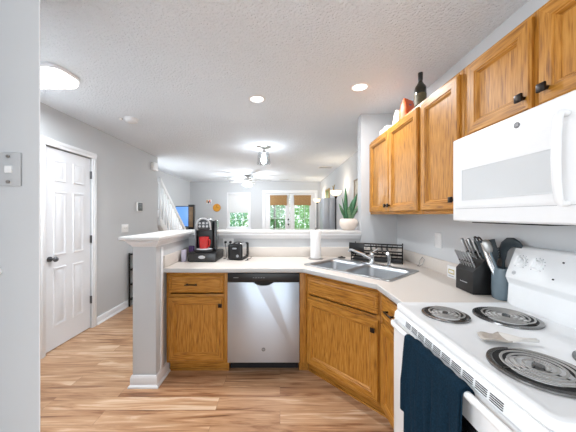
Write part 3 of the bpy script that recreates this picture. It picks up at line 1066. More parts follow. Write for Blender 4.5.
o = MB().lathe([(0, -.0005), (.010, -.0005), (.010, .0008), (0, .0012)], seg=24).build('badge', LGREY, bg, gp(.045, .06, .001), (PI / 2 - slope, 0, 0))
text('badge_letters', 'GE', .010, INK, o, (0, 0, .0012), (0, 0, 0), .0003)

# spoon rest
sr = thing('spoon_rest', 'off-white stoneware spoon rest with a taupe handle end on the range top', 'spoon rest', (.800, .894, ZD + .0045), R(-9))
b = MB()
bm = b.bm; rows = []
Lr = .175
for i in range(15):
    u = i / 14
    x = -Lr * .5 + Lr * u
    wv = (.044 * math.sin(PI * min(1, max(.02, u * .9 + .35)) * .98) ** .6) if u > .45 else .024 + .004 * math.sin(u * 20) + .012 * (u / .45) ** 2
    wv = max(wv, .006)
    rows.append((x, wv))
grid = []
for x, wv in rows:
    col = []
    for j in range(9):
        v = -1 + j / 4
        z = .004 + .010 * abs(v) ** 3 + (.006 * math.cos(x * 90) if x < -.01 else 0) * .4
        col.append(bm.verts.new((x, v * wv, z)))
    grid.append(col)
for i in range(len(grid) - 1):
    for j in range(8):
        f = bm.faces.new((grid[i][j], grid[i + 1][j], grid[i + 1][j + 1], grid[i][j + 1]))
        f.material_index = 1 if i < 6 else 0
o = b.build('dish', [STONE, STONEG], sr)
sm = o.modifiers.new('s', 'SOLIDIFY'); sm.thickness = .004; sm.offset = -1

# towel over the oven handle
b = MB(); bm = b.bm
TX = .588 + hy     # handle centre in X
TZ = hz + .001
y0, y1 = 1.095, .748


def towel_grid(ya, yb, back_len, front_len, off, seedp, nu=46):
    path = []
    rr = .0135 + off
    for i in range(12): path.append((TX + rr, TZ - back_len + back_len * i / 12))
    for i in range(9):
        a = PI * i / 8
        path.append((TX + rr * math.cos(a), TZ + rr * math.sin(a)))
    for i in range(1, 30): path.append((TX - rr, TZ - front_len * i / 29))
    g = []
    for i in range(nu + 1):
        u = i / nu
        y = ya + (yb - ya) * u
        row = []
        for j, (x, z) in enumerate(path):
            dn = max(0, TZ - z)
            front = j > 20
            amp = (min(1, dn / .18) * .009) if front else .0
            fold = amp * (1 + math.sin(u * 19 + seedp + 1.5 * dn) * .7 + .5 * math.sin(u * 41 + seedp * 2 - 3 * dn))
            sag = .006 * math.sin(u * PI * 3 + seedp) * (dn / .4 if front else 0)
            row.append(bm.verts.new((x - (fold if front else 0), y + sag - (.012 * min(1, dn / .3) * (u - .5) if front else 0), z + .002 * math.sin(u * 30))))
        g.append(row)
    for i in range(nu):
        for j in range(len(path) - 1):
            bm.faces.new((g[i][j], g[i + 1][j], g[i + 1][j + 1], g[i][j + 1]))


towel_grid(y0, y1, .015, .30, 0, .3)
towel_grid(y0 - .055, y1 + .002, .015, .50, .006, 1.4)
o = b.build('hand_towel', NAVY)
sm = o.modifiers.new('s', 'SOLIDIFY'); sm.thickness = .0035; sm.offset = 1
tag(o, 'navy blue terry towel draped over the oven door handle', 'towel')

# ================================================================== MICROWAVE
mw = thing('microwave', 'white over-the-range microwave hanging under the short oak cabinet', 'microwave', (.900, 1.334, 1.332), -PI / 2)
w, hm = .760, .418
MB().box(.003, w - .003, .030, XR - .9 - .002, 0, hm, .004).build('body', WHITE, mw)
MB().box(.055, .42, .06, .25, -.006, -.0003, .001).build('grease_filter', BLACKM, mw)
b = MB()
b.box(.0, w, .0, .029, .004, hm - .001, .007, 0, None, 3)
b.panel(.032, .602, .068, .330, [(0, -.0004), (.006, -.003), (.012, -.003)], 0, 0, 0, back=.002)
d = b.build('door', WHITE, mw)
b = MB(); b.panel(.074, .502, .104, .252, [(0, -.0052), (.004, -.0035), (.006, -.0035)], 0, 0, 0, back=-.0025)
b.build('door_window', MWIN, d)
b = MB()
b.box(.612, .613, -.001, .002, .02, hm - .02)
b.box(.02, w - .02, -.0008, .001, .0635, .0650)
b.build('door_seam', INK, d)
hx = .534
b = MB()
pts = [(hx, -.002, .350), (hx, -.022, .354), (hx, -.030, .338), (hx, -.036, .28), (hx, -.038, .21), (hx, -.036, .14), (hx, -.030, .086), (hx, -.022, .068), (hx, -.002, .070)]
b.tube(pts, [.011, .011, .012, .0125, .013, .0125, .012, .011, .011], 14, flat=.9)
b.build('door_handle', WHITE, d)
b = MB()
for r_ in range(6):
    for q in range(3): b.box(.640 + q * .036, .668 + q * .036, -.0012, .001, .06 + r_ * .036, .082 + r_ * .036, .0008)
b.build('keypad', LGREY, mw)
MB().box(.640, .742, -.0012, .001, .30, .345, .0008).build('display', DARKGL, mw)
badge(mw, .362, -.0012, .374, .0115)

# ================================================================== ON THE WORKTOP
ZW = .9207
# pod drawer + coffee maker
pdw = thing('pod_drawer', 'black coffee pod drawer box under the coffee maker', 'drawer box', (-.735, 2.405, ZW))
MB().box(-.135, .135, .006, .31, .006, .088, .004).box(-.125, .125, .02, .30, 0, .006).build('case', BLACK, pdw)
o = MB().box(-.128, .128, -.002, .0055, .012, .078, .003).build('drawer_front', simple('satin_black', (38, 38, 40), .3, coat=.3), pdw)
b = MB().lathe([(0, 0), (.026, 0), (.026, .003), (.020, .005), (0, .005)], seg=24, sx=1.25, sy=.6, M=Matrix.Translation((0, -.0021, .047)) @ Matrix.Rotation(PI / 2, 4, 'X'))
b.build('drawer_grip', LGREY, o)
cm = thing('coffee_maker', 'black and silver single-serve coffee maker on the pod drawer', 'coffee maker', (-.728, 2.430, ZW + .0885), R(8))
b = MB()
b.box(-.085, .085, .0, .16, 0, .022, .008); b.box(-.085, .085, .13, .25, 0, .30, .02, 0, None, 3)
b.build('body', BLACK, cm)
MB().lathe([(0, 0), (.074, 0), (.076, .006), (.070, .010), (0, .010)], (0, .055, .022), 28, sx=1, sy=.72).build('drip_tray', LGREY, cm)
b = MB()
b.box(-.062, .062, .005, .22, .205, .328, .028, 0, None, 4)
h_ = b.build('brew_head', simple('gunmetal', (78, 80, 84), .3, metal=.4), cm)
# silver arch handle around the front of the head
b = MB()
pts = [(-.062, .04, .215)] + [(.062 * -math.cos(PI * i / 12), -.002 + .01 * abs(math.cos(PI * i / 12)), .255 + .068 * math.sin(PI * i / 12)) for i in range(13)] + [(.062, .04, .215)]
b.tube(pts, .0095, 10)
b.build('arch_handle', LGREY, cm)
b = MB()
for r_ in range(2):
    for q in range(3): b.cyl((-.034 + .034 * q, .0058, .248 + .030 * r_), (-.034 + .034 * q, .001, .248 + .030 * r_), .011, seg=16)
b.build('button', LGREY, h_)
MB().box(-.098, -.086, .10, .24, .012, .28, .005).build('side_panel', GREYP, cm)
MB().box(.088, .118, .06, .24, .012, .305, .012, 0, None, 3).build('water_tank', simple('smoky_tank', (58, 62, 66), .15, coat=.5), cm)
mug = thing('mug', 'red mug on the drip tray of the coffee maker', 'mug', (-.737, 2.486, ZW + .0885 + .0325))
MB().lathe([(0, 0), (.036, 0), (.043, .012), (.047, .112), (.044, .112), (.040, .014), (0, .008)], seg=32).build('cup', REDP, mug)
MB().tube([(.040, -.012, .090), (.062, -.022, .082), (.064, -.024, .050), (.056, -.02, .025), (.036, -.012, .02)], .0055, 8).build('handle', REDP, mug)
o = MB().box(-.022, .022, -.003, .02, 0, .115, .002).build('paper_packet', LAV, None, (-.915, 2.44, ZW), (0, 0, R(30)))
tag(o, 'pale lavender paper packet standing left of the pod drawer', 'packet')
o = MB().box(-.03, .03, -.012, .012, 0, .13, .003).build('paper_packet', PURPLE, None, (-.905, 2.62, ZW), (R(0), 0, R(-25)))
tag(o, 'purple packet behind the pod drawer against the left splash', 'packet')

# toaster seen end on
ts = thing('toaster', 'small black and chrome toaster on the worktop right of the coffee maker', 'toaster', (-.437, 2.53, ZW), R(-12))
MB().box(-.066, .066, .0, .165, .012, .165, .030, 0, None, 4).build('shell', CHROME, ts)
e_ = MB()
e_.box(-.074, .074, -.028, .004, .004, .160, .022, 0, None, 4).box(-.074, .074, .160, .185, .004, .160, .012, 0, None, 3).box(-.070, .070, .0, .18, 0.0, .016, .004)
e_.build('end_cap', BLACK, ts)
MB().box(-.036, -.012, .015, .15, .158, .1665, .002).box(.012, .036, .015, .15, .158, .1665, .002).build('slot', BLACKM, ts)
MB().box(-.020, .020, -.044, -.027, .110, .124, .004).build('lever', GREYP, ts)
MB().cyl((0.030, -.028, .045), (.030, -.037, .045), .013).build('dial', GREYP, ts)
b = MB().tube([(-.30, 2.70, .925), (-.30, 2.62, .924), (-.33, 2.56, .924), (-.31, 2.51, .924), (-.335, 2.48, .924)], .003, 6)
tag(b.build('power_cord', BLACK), 'black toaster cord curling on the worktop', 'cord')


def wall_plate(name, lab, cat, M_loc, rz, w=.072, h=.115, kind='outlet', group=None, mat=WHITEP):
    t_ = thing(name, lab, cat, M_loc, rz, group)
    MB().box(-w / 2, w / 2, -.006, 0, -h / 2, h / 2, .0025).build('cover_plate', mat, t_)
    if kind == 'outlet':
        for s_ in (-1, 1):
            q = MB().box(-.016, .016, -.008, -.005, s_ * .027 - .014, s_ * .027 + .014, .003).build('receptacle', mat, t_)
            MB().box(-.007, -.005, -.0085, -.0075, s_ * .027 - .004, s_ * .027 + .006).box(.005, .007, -.0085, -.0075, s_ * .027 - .004, s_ * .027 + .006).build('slots', BLACK, q)
    elif kind == 'decora':
        for q in (-.018, .018):
            MB().box(q - .013, q + .013, -.0085, -.005, -.032, .032, .0015).build('rocker', mat, t_)
    elif kind == 'switch':
        for q in (-.023, .023):
            MB().box(q - .005, q + .005, -.015, -.005, -.004, .012, .002).build('toggle', mat, t_)
    return t_


wall_plate('wall_outlet', 'white two-socket outlet on the right wall above the splash', 'outlet', (XR - .0003, 2.010, 1.165), -PI / 2, .085, .118, 'decora')
wp = wall_plate('wall_outlet', 'white outlet on the back half wall behind the coffee maker, two black plugs in it', 'outlet', (-.555, YS - .0003, 1.075), 0, .115, .075, 'none')
for q in (-.026, .026):
    MB().cyl((q, -.006, 0), (q, -.030, 0), .013).build('plug', BLACK, wp)
b = MB().tube([(-.529, 2.722, 1.06), (-.525, 2.69, 1.02), (-.53, 2.68, .95), (-.49, 2.685, .924), (-.46, 2.715, .925)], .003, 6)
tag(b.build('power_cord', BLACK), 'black cord dropping from the right plug behind the toaster', 'cord')
b = MB().tube([(-.581, 2.722, 1.06), (-.57, 2.70, 1.0), (-.555, 2.66, .94), (-.552, 2.62, .924), (-.575, 2.60, .924)], .003, 6)
tag(b.build('power_cord', BLACK), 'black cord dropping from the left plug beside the pod drawer', 'cord')

# paper towel roll
pt = thing('paper_towel_roll', 'white paper towel roll standing upright behind the sink', 'paper towels', (.362, 2.595, ZW))
MB().lathe([(0, 0), (.075, 0), (.075, .006), (.066, .010), (0, .010)], seg=32).lathe([(0, .01), (.006, .01), (.006, .30), (.011, .305), (.011, .315), (0, .320)], seg=14).build('holder', NICKEL, pt)
MB().lathe([(.018, .0105), (.050, .0105), (.052, .016), (.052, .284), (.050, .290), (.018, .290), (.018, .0105)], seg=40).build('roll', PAPER, pt)

# dish rack
dr = thing('dish_rack', 'black two-tier wire dish rack in the corner behind the sink', 'dish rack', (.950, 2.506, ZW), R(-26))
hw, hd = .225, .115
def rectpts(x, y, z): return [(-x, -y, z), (x, -y, z), (x, y, z), (-x, y, z)]
for z, nm in ((.045, 'lower_tier'), (.125, 'upper_tier')):
    b = MB()
    for dz in (.004, .030) if z < .1 else (.022,):
        b.tube(rectpts(hw, hd, z + dz), .0065, 8, closed=True)
    for i in range(9):
        x = -hw + .045 * (i + 1)
        b.tube([(x, -hd, z + .022), (x, -hd, z), (x, hd, z), (x, hd, z + .022)], .002, 6)
    b.build(nm, BLACKM, dr)
for sx in (-1, 1):
    for sy in (-1, 1):
        MB().tube([(sx * hw, sy * hd, 0), (sx * hw, sy * hd, .165)], .005, 8).build('leg', BLACKM, dr)
MB().box(-hw - .020, -hw + .120, -hd - .016, -hd - .008, .082, .178, .003).build('cutlery_bin', BLACK, dr)
MB().box(-hw + .004, hw - .004, -hd + .004, hd - .004, .008, .022, .004).build('drip_tray', BLACK, dr)
for i, x in enumerate((-.06, -.01, .04, .09)):
    pl = MB().lathe([(0, .004), (.05, .004), (.062, .008), (.090, .014), (.092, .012), (.064, .004), (.05, 0), (0, 0)], seg=32, M=Matrix.Rotation(R(80), 4, 'Y')).build('saucer', simple('dark_stoneware', (44, 46, 50), .25, coat=.4) if i == 0 else MATS['dark_stoneware'], None)
    v = Matrix.Rotation(R(-26), 4, 'Z') @ Vector((x, 0, .0))
    pl.scale = (.62, .62, .62)
    pl.location = (.950 + v.x, 2.506 + v.y, ZW + .048 + .060)
    pl.rotation_euler = (0, 0, R(-26))
    tag(pl, 'dark saucer standing on edge in the lower tier of the dish rack', 'saucer', 'saucers standing in the dish rack')
b = MB().tube([(1.205, 2.25, ZW + .004), (1.20, 2.20, ZW + .004), (1.205, 2.16, ZW + .03), (1.213, 2.15, ZW + .07), (1.213, 2.18, ZW + .085), (1.21, 2.21, ZW + .055), (1.205, 2.215, ZW + .02), (1.18, 2.19, ZW + .004)], .003, 8)
tag(b.build('wire_loop', CHROME), 'thin chrome wire loop leaning on the splash by the dish rack', 'wire')

# small box by the splash
o = thing('small_box', 'little white box with an ochre framed label against the right splash', 'box', (1.205, 1.80, ZW), -PI / 2)
MB().box(-.045, .045, -.0, .014, 0, .085, .002).build('carton', WHITEP, o)
MB().panel(-.030, .030, .030, .062, [(0, -.001), (.005, -.001), (.0055, -.0004)], 0, 0, 0, back=.001).build('label_border', YEL, o)
MB().box(-.023, .023, -.0016, -.0003, .037, .055).build('label_field', WHITEP, o)
b = MB()
for i in range(6): b.box(-.03 + i * .010, -.024 + i * .010, -.0008, .001, .012, .018)
b.build('print_marks', INK, o)

# knife block
kb = thing('knife_block', 'black knife block with silver-handled knives against the right wall', 'knife block', (1.082, 1.575, ZW), -PI / 2 - R(3))
b = MB()
b.prism([(0, 0), (.128, 0), (.128, .235), (.075, .205), (.0, .125)], 0, .150, 'x', 0, None, .002)
b.build('block', simple('matte_black_wood', (20, 20, 21), .5), kb)
b = MB()
for i in range(8): b.box(.040 + i * .008, .046 + i * .008, -.0008, .0006, .052, .0565 + (.001 if i % 3 == 0 else 0))
b.build('maker_mark', LGREY, kb)
kdir = Vector((0, -.36, .93)).normalized()


def knife(lx, base, length, rad, lab, grp, big):
    t_ = thing('knife', lab, 'knife', (0, 0, 0), 0, grp)
    t_.matrix_world = Matrix.Translation((1.082, 1.575, ZW)) @ Matrix.Rotation(-PI / 2 - R(3), 4, 'Z') @ Matrix.Translation((lx, base[0], base[1])) @ Matrix.Rotation(-math.atan2(-kdir.y, kdir.z) * -1, 4, 'X')
    b = MB(); n = 8
    b.tube([(0, 0, .004), (0, 0, length * .2), (0, -.001, length * .6), (0, -.003, length * .93), (0, -.004, length)], [rad * .8, rad, rad * .95, rad * 1.15, rad * .8], 10, flat=.62)
    b.build('handle', KNIFEH, t_)
    MB().box(-rad * .7, rad * .7, -.002, .002, -.03, .003, .0005).build('bolster', CHROME, t_)
    return t_


for i in range(6):
    knife(.016 + i * .0235, (.022, .147), .094, .0054, 'silver-handled steak knife in the lower front row of the black knife block', 'steak knives in the knife block', False)
for i, (lx, yb, L_) in enumerate(((.025, .062, .120), (.055, .066, .112), (.088, .060, .125), (.122, .066, .118))):
    knife(lx, (yb, .198), L_ * .95, .0095, 'large silver-handled knife in the upper back row of the black knife block', 'large knives in the knife block', True)
sc_ = thing('scissors', 'black-handled kitchen shears standing at the top of the knife block', 'scissors', (0, 0, 0))
sc_.matrix_world = Matrix.Translation((1.082, 1.575, ZW)) @ Matrix.Rotation(-PI / 2 - R(3), 4, 'Z') @ Matrix.Translation((.105, .098, .222)) @ Matrix.Rotation(-.45 * -1, 4, 'X')
for s_ in (-1, 1):
    b = MB(); b.tube([(s_ * .014 + .013 * math.cos(2 * PI * k / 16), 0, .085 + .022 * math.sin(2 * PI * k / 16)) for k in range(16)], .0045, 8, closed=True)
    b.tube([(s_ * .012, 0, .064), (s_ * .004, 0, .035), (0, 0, -.005)], .0045, 8)
    b.build('handle_loop', BLACK, sc_)

# utensil crock
cr = tag(MB().lathe([(0, 0), (.038, 0), (.043, .006), (.046, .05), (.045, .12), (.043, .165), (.040, .165), (.041, .12), (.042, .05), (.037, .010), (0, .008)], seg=36).build('utensil_crock', TEAL, None, (1.177, 1.356, ZW)), 'smoky blue utensil crock beside the knife block', 'crock')


def utensil(name, lab, base, tip, head, handle_mat, head_fn):
    base, tip = Vector(base), Vector(tip)
    t_ = thing(name, lab, 'kitchen utensil', tuple(base))
    d_ = (tip - base)
    q = d_.to_track_quat('Z', 'X')
    t_.rotation_mode = 'QUATERNION'; t_.rotation_quaternion = q
    L_ = d_.length
    MB().tube([(0, 0, 0), (0, 0, L_ * .4), (0, 0, L_)], [.005, .007, .005], 8).build('handle', handle_mat, t_)
    head_fn(t_, L_)
    return t_


cb = Vector((1.177, 1.356, ZW + .014))


def turner(t_, L_):
    b = MB(); b.prism([(-.012, L_ - .01), (.012, L_ - .01), (.036, L_ + .03), (.042, L_ + .115), (-.042, L_ + .122), (-.036, L_ + .03)], -.003, .003, 'y', 0, None, .0015)
    o = b.build('blade', SLATE, t_)


t1 = utensil('turner', 'slate grey nylon turner standing in the crock, its flat blade up', cb + Vector((.018, -.004, 0)), cb + Vector((-.030, .022, .180)), None, SLATE, turner)
t1.rotation_mode = 'QUATERNION'


def spoonh(t_, L_):
    MB().sphere((0, 0, L_ + .03), .024, 1, .35, 1.6).build('bowl', NICKEL, t_)


def tongs(t_, L_):
    MB().tube([(.008, 0, 0), (.012, 0, L_ * .6), (.006, 0, L_ + .01), (-.006, 0, L_ + .01), (-.012, 0, L_ * .6), (-.008, 0, 0)], .004, 8, flat=1.4).build('arm', CHROME, t_)


utensil('tongs', 'chrome tongs leaning left out of the blue crock', cb + Vector((.0, -.026, 0)), cb + Vector((-.075, .030, .27)), None, CHROME, tongs)
utensil('serving_spoon', 'teal-grey handled spoon leaning left out of the blue crock', cb + Vector((.022, -.020, 0)), cb + Vector((-.062, .005, .235)), None, TEAL, spoonh)


ps = thing('pasta_server', 'dark slate pasta server with teeth, its hooked head above the range backguard', 'kitchen utensil', (1.190, 1.362, ZW + .02))
MB().tube([(0, 0, 0), (.004, .006, .09), (.006, .008, .18)], [.005, .006, .007], 8).build('handle', SLATE, ps)
o = MB().tube([(.006, .008, .175), (.006, .010, .20), (.006, .010, .235), (.005, -.004, .262), (.004, -.028, .280), (.003, -.056, .284), (.002, -.084, .276), (.002, -.100, .268)], [.008, .018, .025, .028, .028, .024, .018, .010], 14, flat=.45)
o = o.build('scoop', SLATE, ps)
for i in range(5):
    z = .196 + i * .013
    MB().tube([(-.016, .006, z), (-.032, .012, z - .002), (-.036, .016, z - .006)], [.004, .0035, .002], 6).build('tooth', SLATE, o)

# ================================================================== ON THE UPPER CABINETS
ZUT = ZU1 + .0005
bt = thing('wine_bottle', 'dark olive glass bottle on top of the oak wall cabinets', 'bottle', (1.045, 1.905, ZUT), 0)
MB().lathe([(0, 0), (.036, 0), (.040, .006), (.040, .165), (.037, .185), (.022, .208), (.0145, .225), (.0140, .270), (.016, .272), (.016, .285), (.013, .290), (0, .290)], seg=36).build('glass_body', OLIVE, bt)
b = MB()
for k in range(14):
    pass
b.lathe([(.0405, .045), (.0407, .05), (.0407, .125), (.0405, .13)], seg=36).build('paper_label', LABELM, bt)
MB().lathe([(.0145, .232), (.0155, .234), (.0170, .286), (.0168, .291), (0, .2925)], seg=24).build('neck_foil', BLACK, bt)


def bag(name, lab, mat, loc, w, d, h, rz, seed):
    rnd = random.Random(seed)
    b = MB(); bm = b.bm
    rings = []
    for i in range(8):
        u = i / 7
        ww_, dd = w * (1 - .25 * u ** 2), d * (1 - .85 * u ** 2) + .003
        rings.append([bm.verts.new((ww_ * math.copysign(abs(math.cos(a)) ** .5, math.cos(a)) + rnd.uniform(-.003, .003), dd * math.copysign(abs(math.sin(a)) ** .6, math.sin(a)) + rnd.uniform(-.003, .003), h * u)) for a in [2 * PI * k / 20 for k in range(20)]])
    for a, q in zip(rings, rings[1:]):
        for k in range(20): bm.faces.new((a[k], a[(k + 1) % 20], q[(k + 1) % 20], q[k]))
    bm.faces.new(rings[0]); bm.faces.new(rings[-1])
    o = b.build(name, mat, None, loc, (0, 0, rz))
    return tag(o, lab, 'bag')


o = bag('snack_bag', 'orange snack bag with a purple patch beside the bottle on the cabinets', ORANGE, (1.03, 2.06, ZUT), .072, .045, .160, R(28), 3)
MB().box(-.024, .012, -.046, -.036, .03, .11, .004).build('printed_patch', PURPLE, o, (0, 0, 0), (R(-9), 0, 0))
bag('paper_bag', 'cream paper bag behind the orange one on the cabinets', CREAM, (1.04, 2.21, ZUT), .060, .05, .135, R(20), 4)
tag(MB().box(-.10, .10, -.09, .09, 0, .055, .012, 0, None, 3).build('folded_cloth', simple('white_cloth', (238, 236, 232), .9), None, (1.07, 2.42, ZUT)), 'white folded cloth farthest along the tops of the cabinets', 'cloth')

# ================================================================== LEDGE PLANT
pl = thing('snake_plant', 'potted snake plant in a blush bowl on the ledge', 'plant', (.765, 2.86, 1.1965))
MB().lathe([(0, 0), (.052, 0), (.062, .006), (.098, .055), (.102, .085), (.096, .112), (.084, .128), (.080, .128), (.090, .108), (.094, .08), (.055, .03), (0, .03)], seg=40).build('pot', TERRA, pl)
MB().lathe([(0, .114), (.087, .112)], seg=30).build('soil', SOIL, pl)


def leaf(parent, x, y, h, w, lx, ly, tw, mat):
    b = MB(); bm = b.bm; rows = []
    for i in range(13):
        u = i / 12
        ww_ = w * (.55 + .9 * u - .2 * u * u) if u < .55 else w * (1 - ((u - .55) / .45) ** 1.8) * .985 + .0005
        ww_ = min(ww_, w)
        c_ = Vector((x + lx * u ** 1.4, y + ly * u ** 1.4, .10 + h * u))
        a = tw + u * .5
        dv = Vector((math.cos(a), math.sin(a), 0)); nv = Vector((-math.sin(a), math.cos(a), 0))
        rows.append([bm.verts.new(c_ - dv * ww_ + nv * .25 * ww_), bm.verts.new(c_ + nv * -.1 * ww_), bm.verts.new(c_ + dv * ww_ + nv * .25 * ww_)])
    for a, q in zip(rows, rows[1:]):
        for k in range(2): bm.faces.new((a[k], a[k + 1], q[k + 1], q[k]))
    o = b.build('leaf', mat, parent, angle=60)
    sm = o.modifiers.new('s', 'SOLIDIFY'); sm.thickness = .003


for x, y, h, w_, lx, ly, tw, mt in ((-.02, .0, .385, .024, -.01, 0, .1, LEAF), (.02, .01, .31, .027, .085, .02, -.3, LEAF), (0, -.02, .24, .026, .03, -.03, .3, LEAF),
                                    (-.03, .01, .20, .022, -.075, 0, .0, LEAF2), (.03, -.01, .20, .022, .10, -.01, -.1, LEAF2), (-.01, .03, .27, .022, -.05, .02, .6, LEAF),
                                    (.01, -.03, .16, .020, -.03, -.04, -.4, LEAF2), (.035, .02, .25, .022, .06, .03, .2, LEAF), (-.035, -.02, .15, .018, -.07, -.02, .2, LEAF)):
    leaf(pl, x, y, h, w_, lx, ly, tw, mt)

# ================================================================== CEILING FIXTURES
for i, (x, y, lab) in enumerate(((-.213, 2.37, 'left lit recessed ceiling light above the dishwasher'), (.670, 2.15, 'right lit recessed ceiling light above the sink'))):
    t_ = thing('recessed_light', lab, 'ceiling light', (x, y, ZC), 0, 'recessed kitchen lights')
    MB().lathe([(.056, -.001), (.060, -.006), (.078, -.004), (.080, -.0005), (.056, -.0005)], seg=36).build('trim_ring', WHITEP, t_)
    MB().lathe([(0, -.003), (.056, -.003), (.056, -.0008), (0, -.0008)], seg=36).build('lens', EMIT, t_)
    light('can_lamp', 'AREA', (0, 0, -.012), P_CAN * (.95, .65)[i], (.95, .975, 1), .11, (0, 0, 0), t_)


def puff(name, lab, x0, x1, y0, y1, power):
    t_ = thing(name, lab, 'ceiling light', ((x0 + x1) / 2, (y0 + y1) / 2, ZC))
    hw_, hd_ = (x1 - x0) / 2, (y1 - y0) / 2
    b = MB(); bm = b.bm; rings = []
    for ins, z in ((.0, -.0005), (.0, -.022), (.006, -.028), (.012, -.028)):
        rings.append([bm.verts.new((u, v, z)) for u, v in rrect(-hw_ + ins, hw_ - ins, -hd_ + ins, hd_ - ins, .09)])
    for a, q in zip(rings, rings[1:]):
        n = len(a)
        for k in range(n): bm.faces.new((a[k], a[(k + 1) % n], q[(k + 1) % n], q[k]))
    bm.faces.new(rings[0]); bm.faces.new(rings[-1])
    b.build('rim', WHITEP, t_)
    b = MB(); bm = b.bm; rings = []
    for ins, z in ((.010, -.0285), (.012, -.050), (.022, -.066), (.045, -.076), (.08, -.080)):
        rings.append([bm.verts.new((u, v, z)) for u, v in rrect(-hw_ + ins, hw_ - ins, -hd_ + ins, hd_ - ins, .08 - min(.05, ins * .5))])
    for a, q in zip(rings, rings[1:]):
        n = len(a)
        for k in range(n): bm.faces.new((a[k], a[(k + 1) % n], q[(k + 1) % n], q[k]))
    bm.faces.new(rings[-1])
    b.build('diffuser', EMIT, t_)
    light(name + '_lamp', 'AREA', (0, 0, -.085), power, COOL, 2 * hw_ - .1, (0, 0, 0), t_, sy=2 * hd_ - .1)


puff('flush_ceiling_light', 'bright rounded flush ceiling light in the hall by the door', -2.20, -1.57, 1.80, 2.07, P_PUFF)
gl = thing('added_fill_globe', 'white glowing globe added behind the camera as fill light', 'ceiling light', (-.35, -.9, ZC))  # invented hanging globe, out of view, lifts the ceiling brightness
MB().lathe([(0, -.02), (.05, -.018), (.06, -.0005), (0, -.0005)], seg=28).tube([(0, 0, -.02), (0, 0, -.50)], .004, 8).build('canopy', NICKEL, gl)
MB().sphere((0, 0, -.58), .10, seg=32).build('fill_globe_shade', EMIT, gl)
light('globe_fill', 'POINT', (0, 0, -.58), P_KITCH, COOL, .115, parent=gl)
sd_ = thing('smoke_detector', 'round white smoke detector on the hall ceiling', 'smoke detector', (-1.66, 2.86, ZC))
MB().lathe([(0, -.044), (.045, -.043), (.064, -.030), (.068, -.010), (.072, -.006), (.072, -.0005), (0, -.0005)], seg=36).build('housing', WHITEP, sd_)
MB().lathe([(0, -.022), (.014, -.022), (.018, -.012), (.018, -.0005), (0, -.0005)], (-.105, -.02, 0), 20).build('sensor_button', WHITEP, sd_)

jl = thing('semi_flush_light', 'clear glass jar ceiling light between kitchen and living room', 'ceiling light', (-.257, 4.05, ZC))
MB().lathe([(0, -.03), (.02, -.028), (.07, -.018), (.115, -.006), (.12, -.0005), (0, -.0005)], seg=32).lathe([(0, -.09), (.03, -.09), (.032, -.06), (.010, -.055), (.010, -.02), (0, -.02)], seg=24).build('canopy', NICKEL, jl)
MB().lathe([(.034, -.075), (.080, -.085), (.090, -.11), (.108, -.27), (.105, -.27), (.087, -.112), (.077, -.088), (.034, -.079)], seg=40).build('glass_shade', SHADEG, jl)
MB().sphere((0, 0, -.145), .032, 1, 1, 1.3).build('bulb', BULB, jl)
light('jar_lamp', 'POINT', (0, 0, -.20), P_JAR, (.88, .945, 1), .05, parent=jl)

fn = thing('ceiling_fan', 'white ceiling fan with lit shades in the living room', 'ceiling fan', (-.865, 6.9, ZC))
MB().lathe([(0, -.19), (.06, -.19), (.11, -.17), (.12, -.13), (.10, -.09), (.03, -.08), (.03, -.05), (.075, -.03), (.08, -.0005), (0, -.0005)], seg=32).build('motor', NICKEL, fn)
for k in range(5):
    a = 2 * PI * k / 5 + .12
    T_ = Matrix.Rotation(a, 4, 'Z') @ Matrix.Translation((0, 0, -.15)) @ Matrix.Rotation(R(12), 4, 'X')
    b = MB(); b.box(.11, .21, -.015, .015, -.004, .004, .001, 0, T_); b.prism([(.18, -.045), (.60, -.06), (.635, -.03), (.635, .03), (.60, .06), (.18, .045)], -.005, .005, 'z', 0, T_)
    b.build('blade', BLADE, fn)
for k in range(3):
    a = 2 * PI * k / 3 - PI / 2 + .5
    T_ = Matrix.Rotation(a, 4, 'Z') @ Matrix.Translation((.055, 0, -.20)) @ Matrix.Rotation(R(-30), 4, 'Y') @ Matrix.Rotation(PI, 4, 'X')
    MB().lathe([(.02, 0), (.03, .01), (.05, .06), (.062, .10), (.057, .10), (.045, .06), (0, .03)], seg=20, M=T_).build('lamp_shade', EMIT, fn)
light('fan_lamp', 'POINT', (0, 0, -.45), P_FAN, (.89, .95, 1), .12, parent=fn)


def register(lab, x, y, w, d):
    t_ = thing('ceiling_vent', lab, 'vent', (x, y, ZC))
    b = MB()
    b.box(-w / 2, w / 2, -d / 2, -d / 2 + .02, -.008, -.0005, .001); b.box(-w / 2, w / 2, d / 2 - .02, d / 2, -.008, -.0005, .001)
    b.box(-w / 2, -w / 2 + .02, -d / 2 + .02, d / 2 - .02, -.008, -.0005, .001); b.box(w / 2 - .02, w / 2, -d / 2 + .02, d / 2 - .02, -.008, -.0005, .001)
    b.build('frame', WHITEP, t_)
    b = MB(); n = 7
    for i in range(n):
        y_ = -d / 2 + .03 + (d - .06) * i / (n - 1)
        b.box(-w / 2 + .02, w / 2 - .02, y_ - .006, y_ + .002, -.007, -.001, 0)
    b.build('louvers', LGREY, t_)


register('white ceiling register near the right living room wall', 1.02, 5.75, .32, .22)
register('small ceiling register above the far french doors', .12, 7.75, .30, .14)

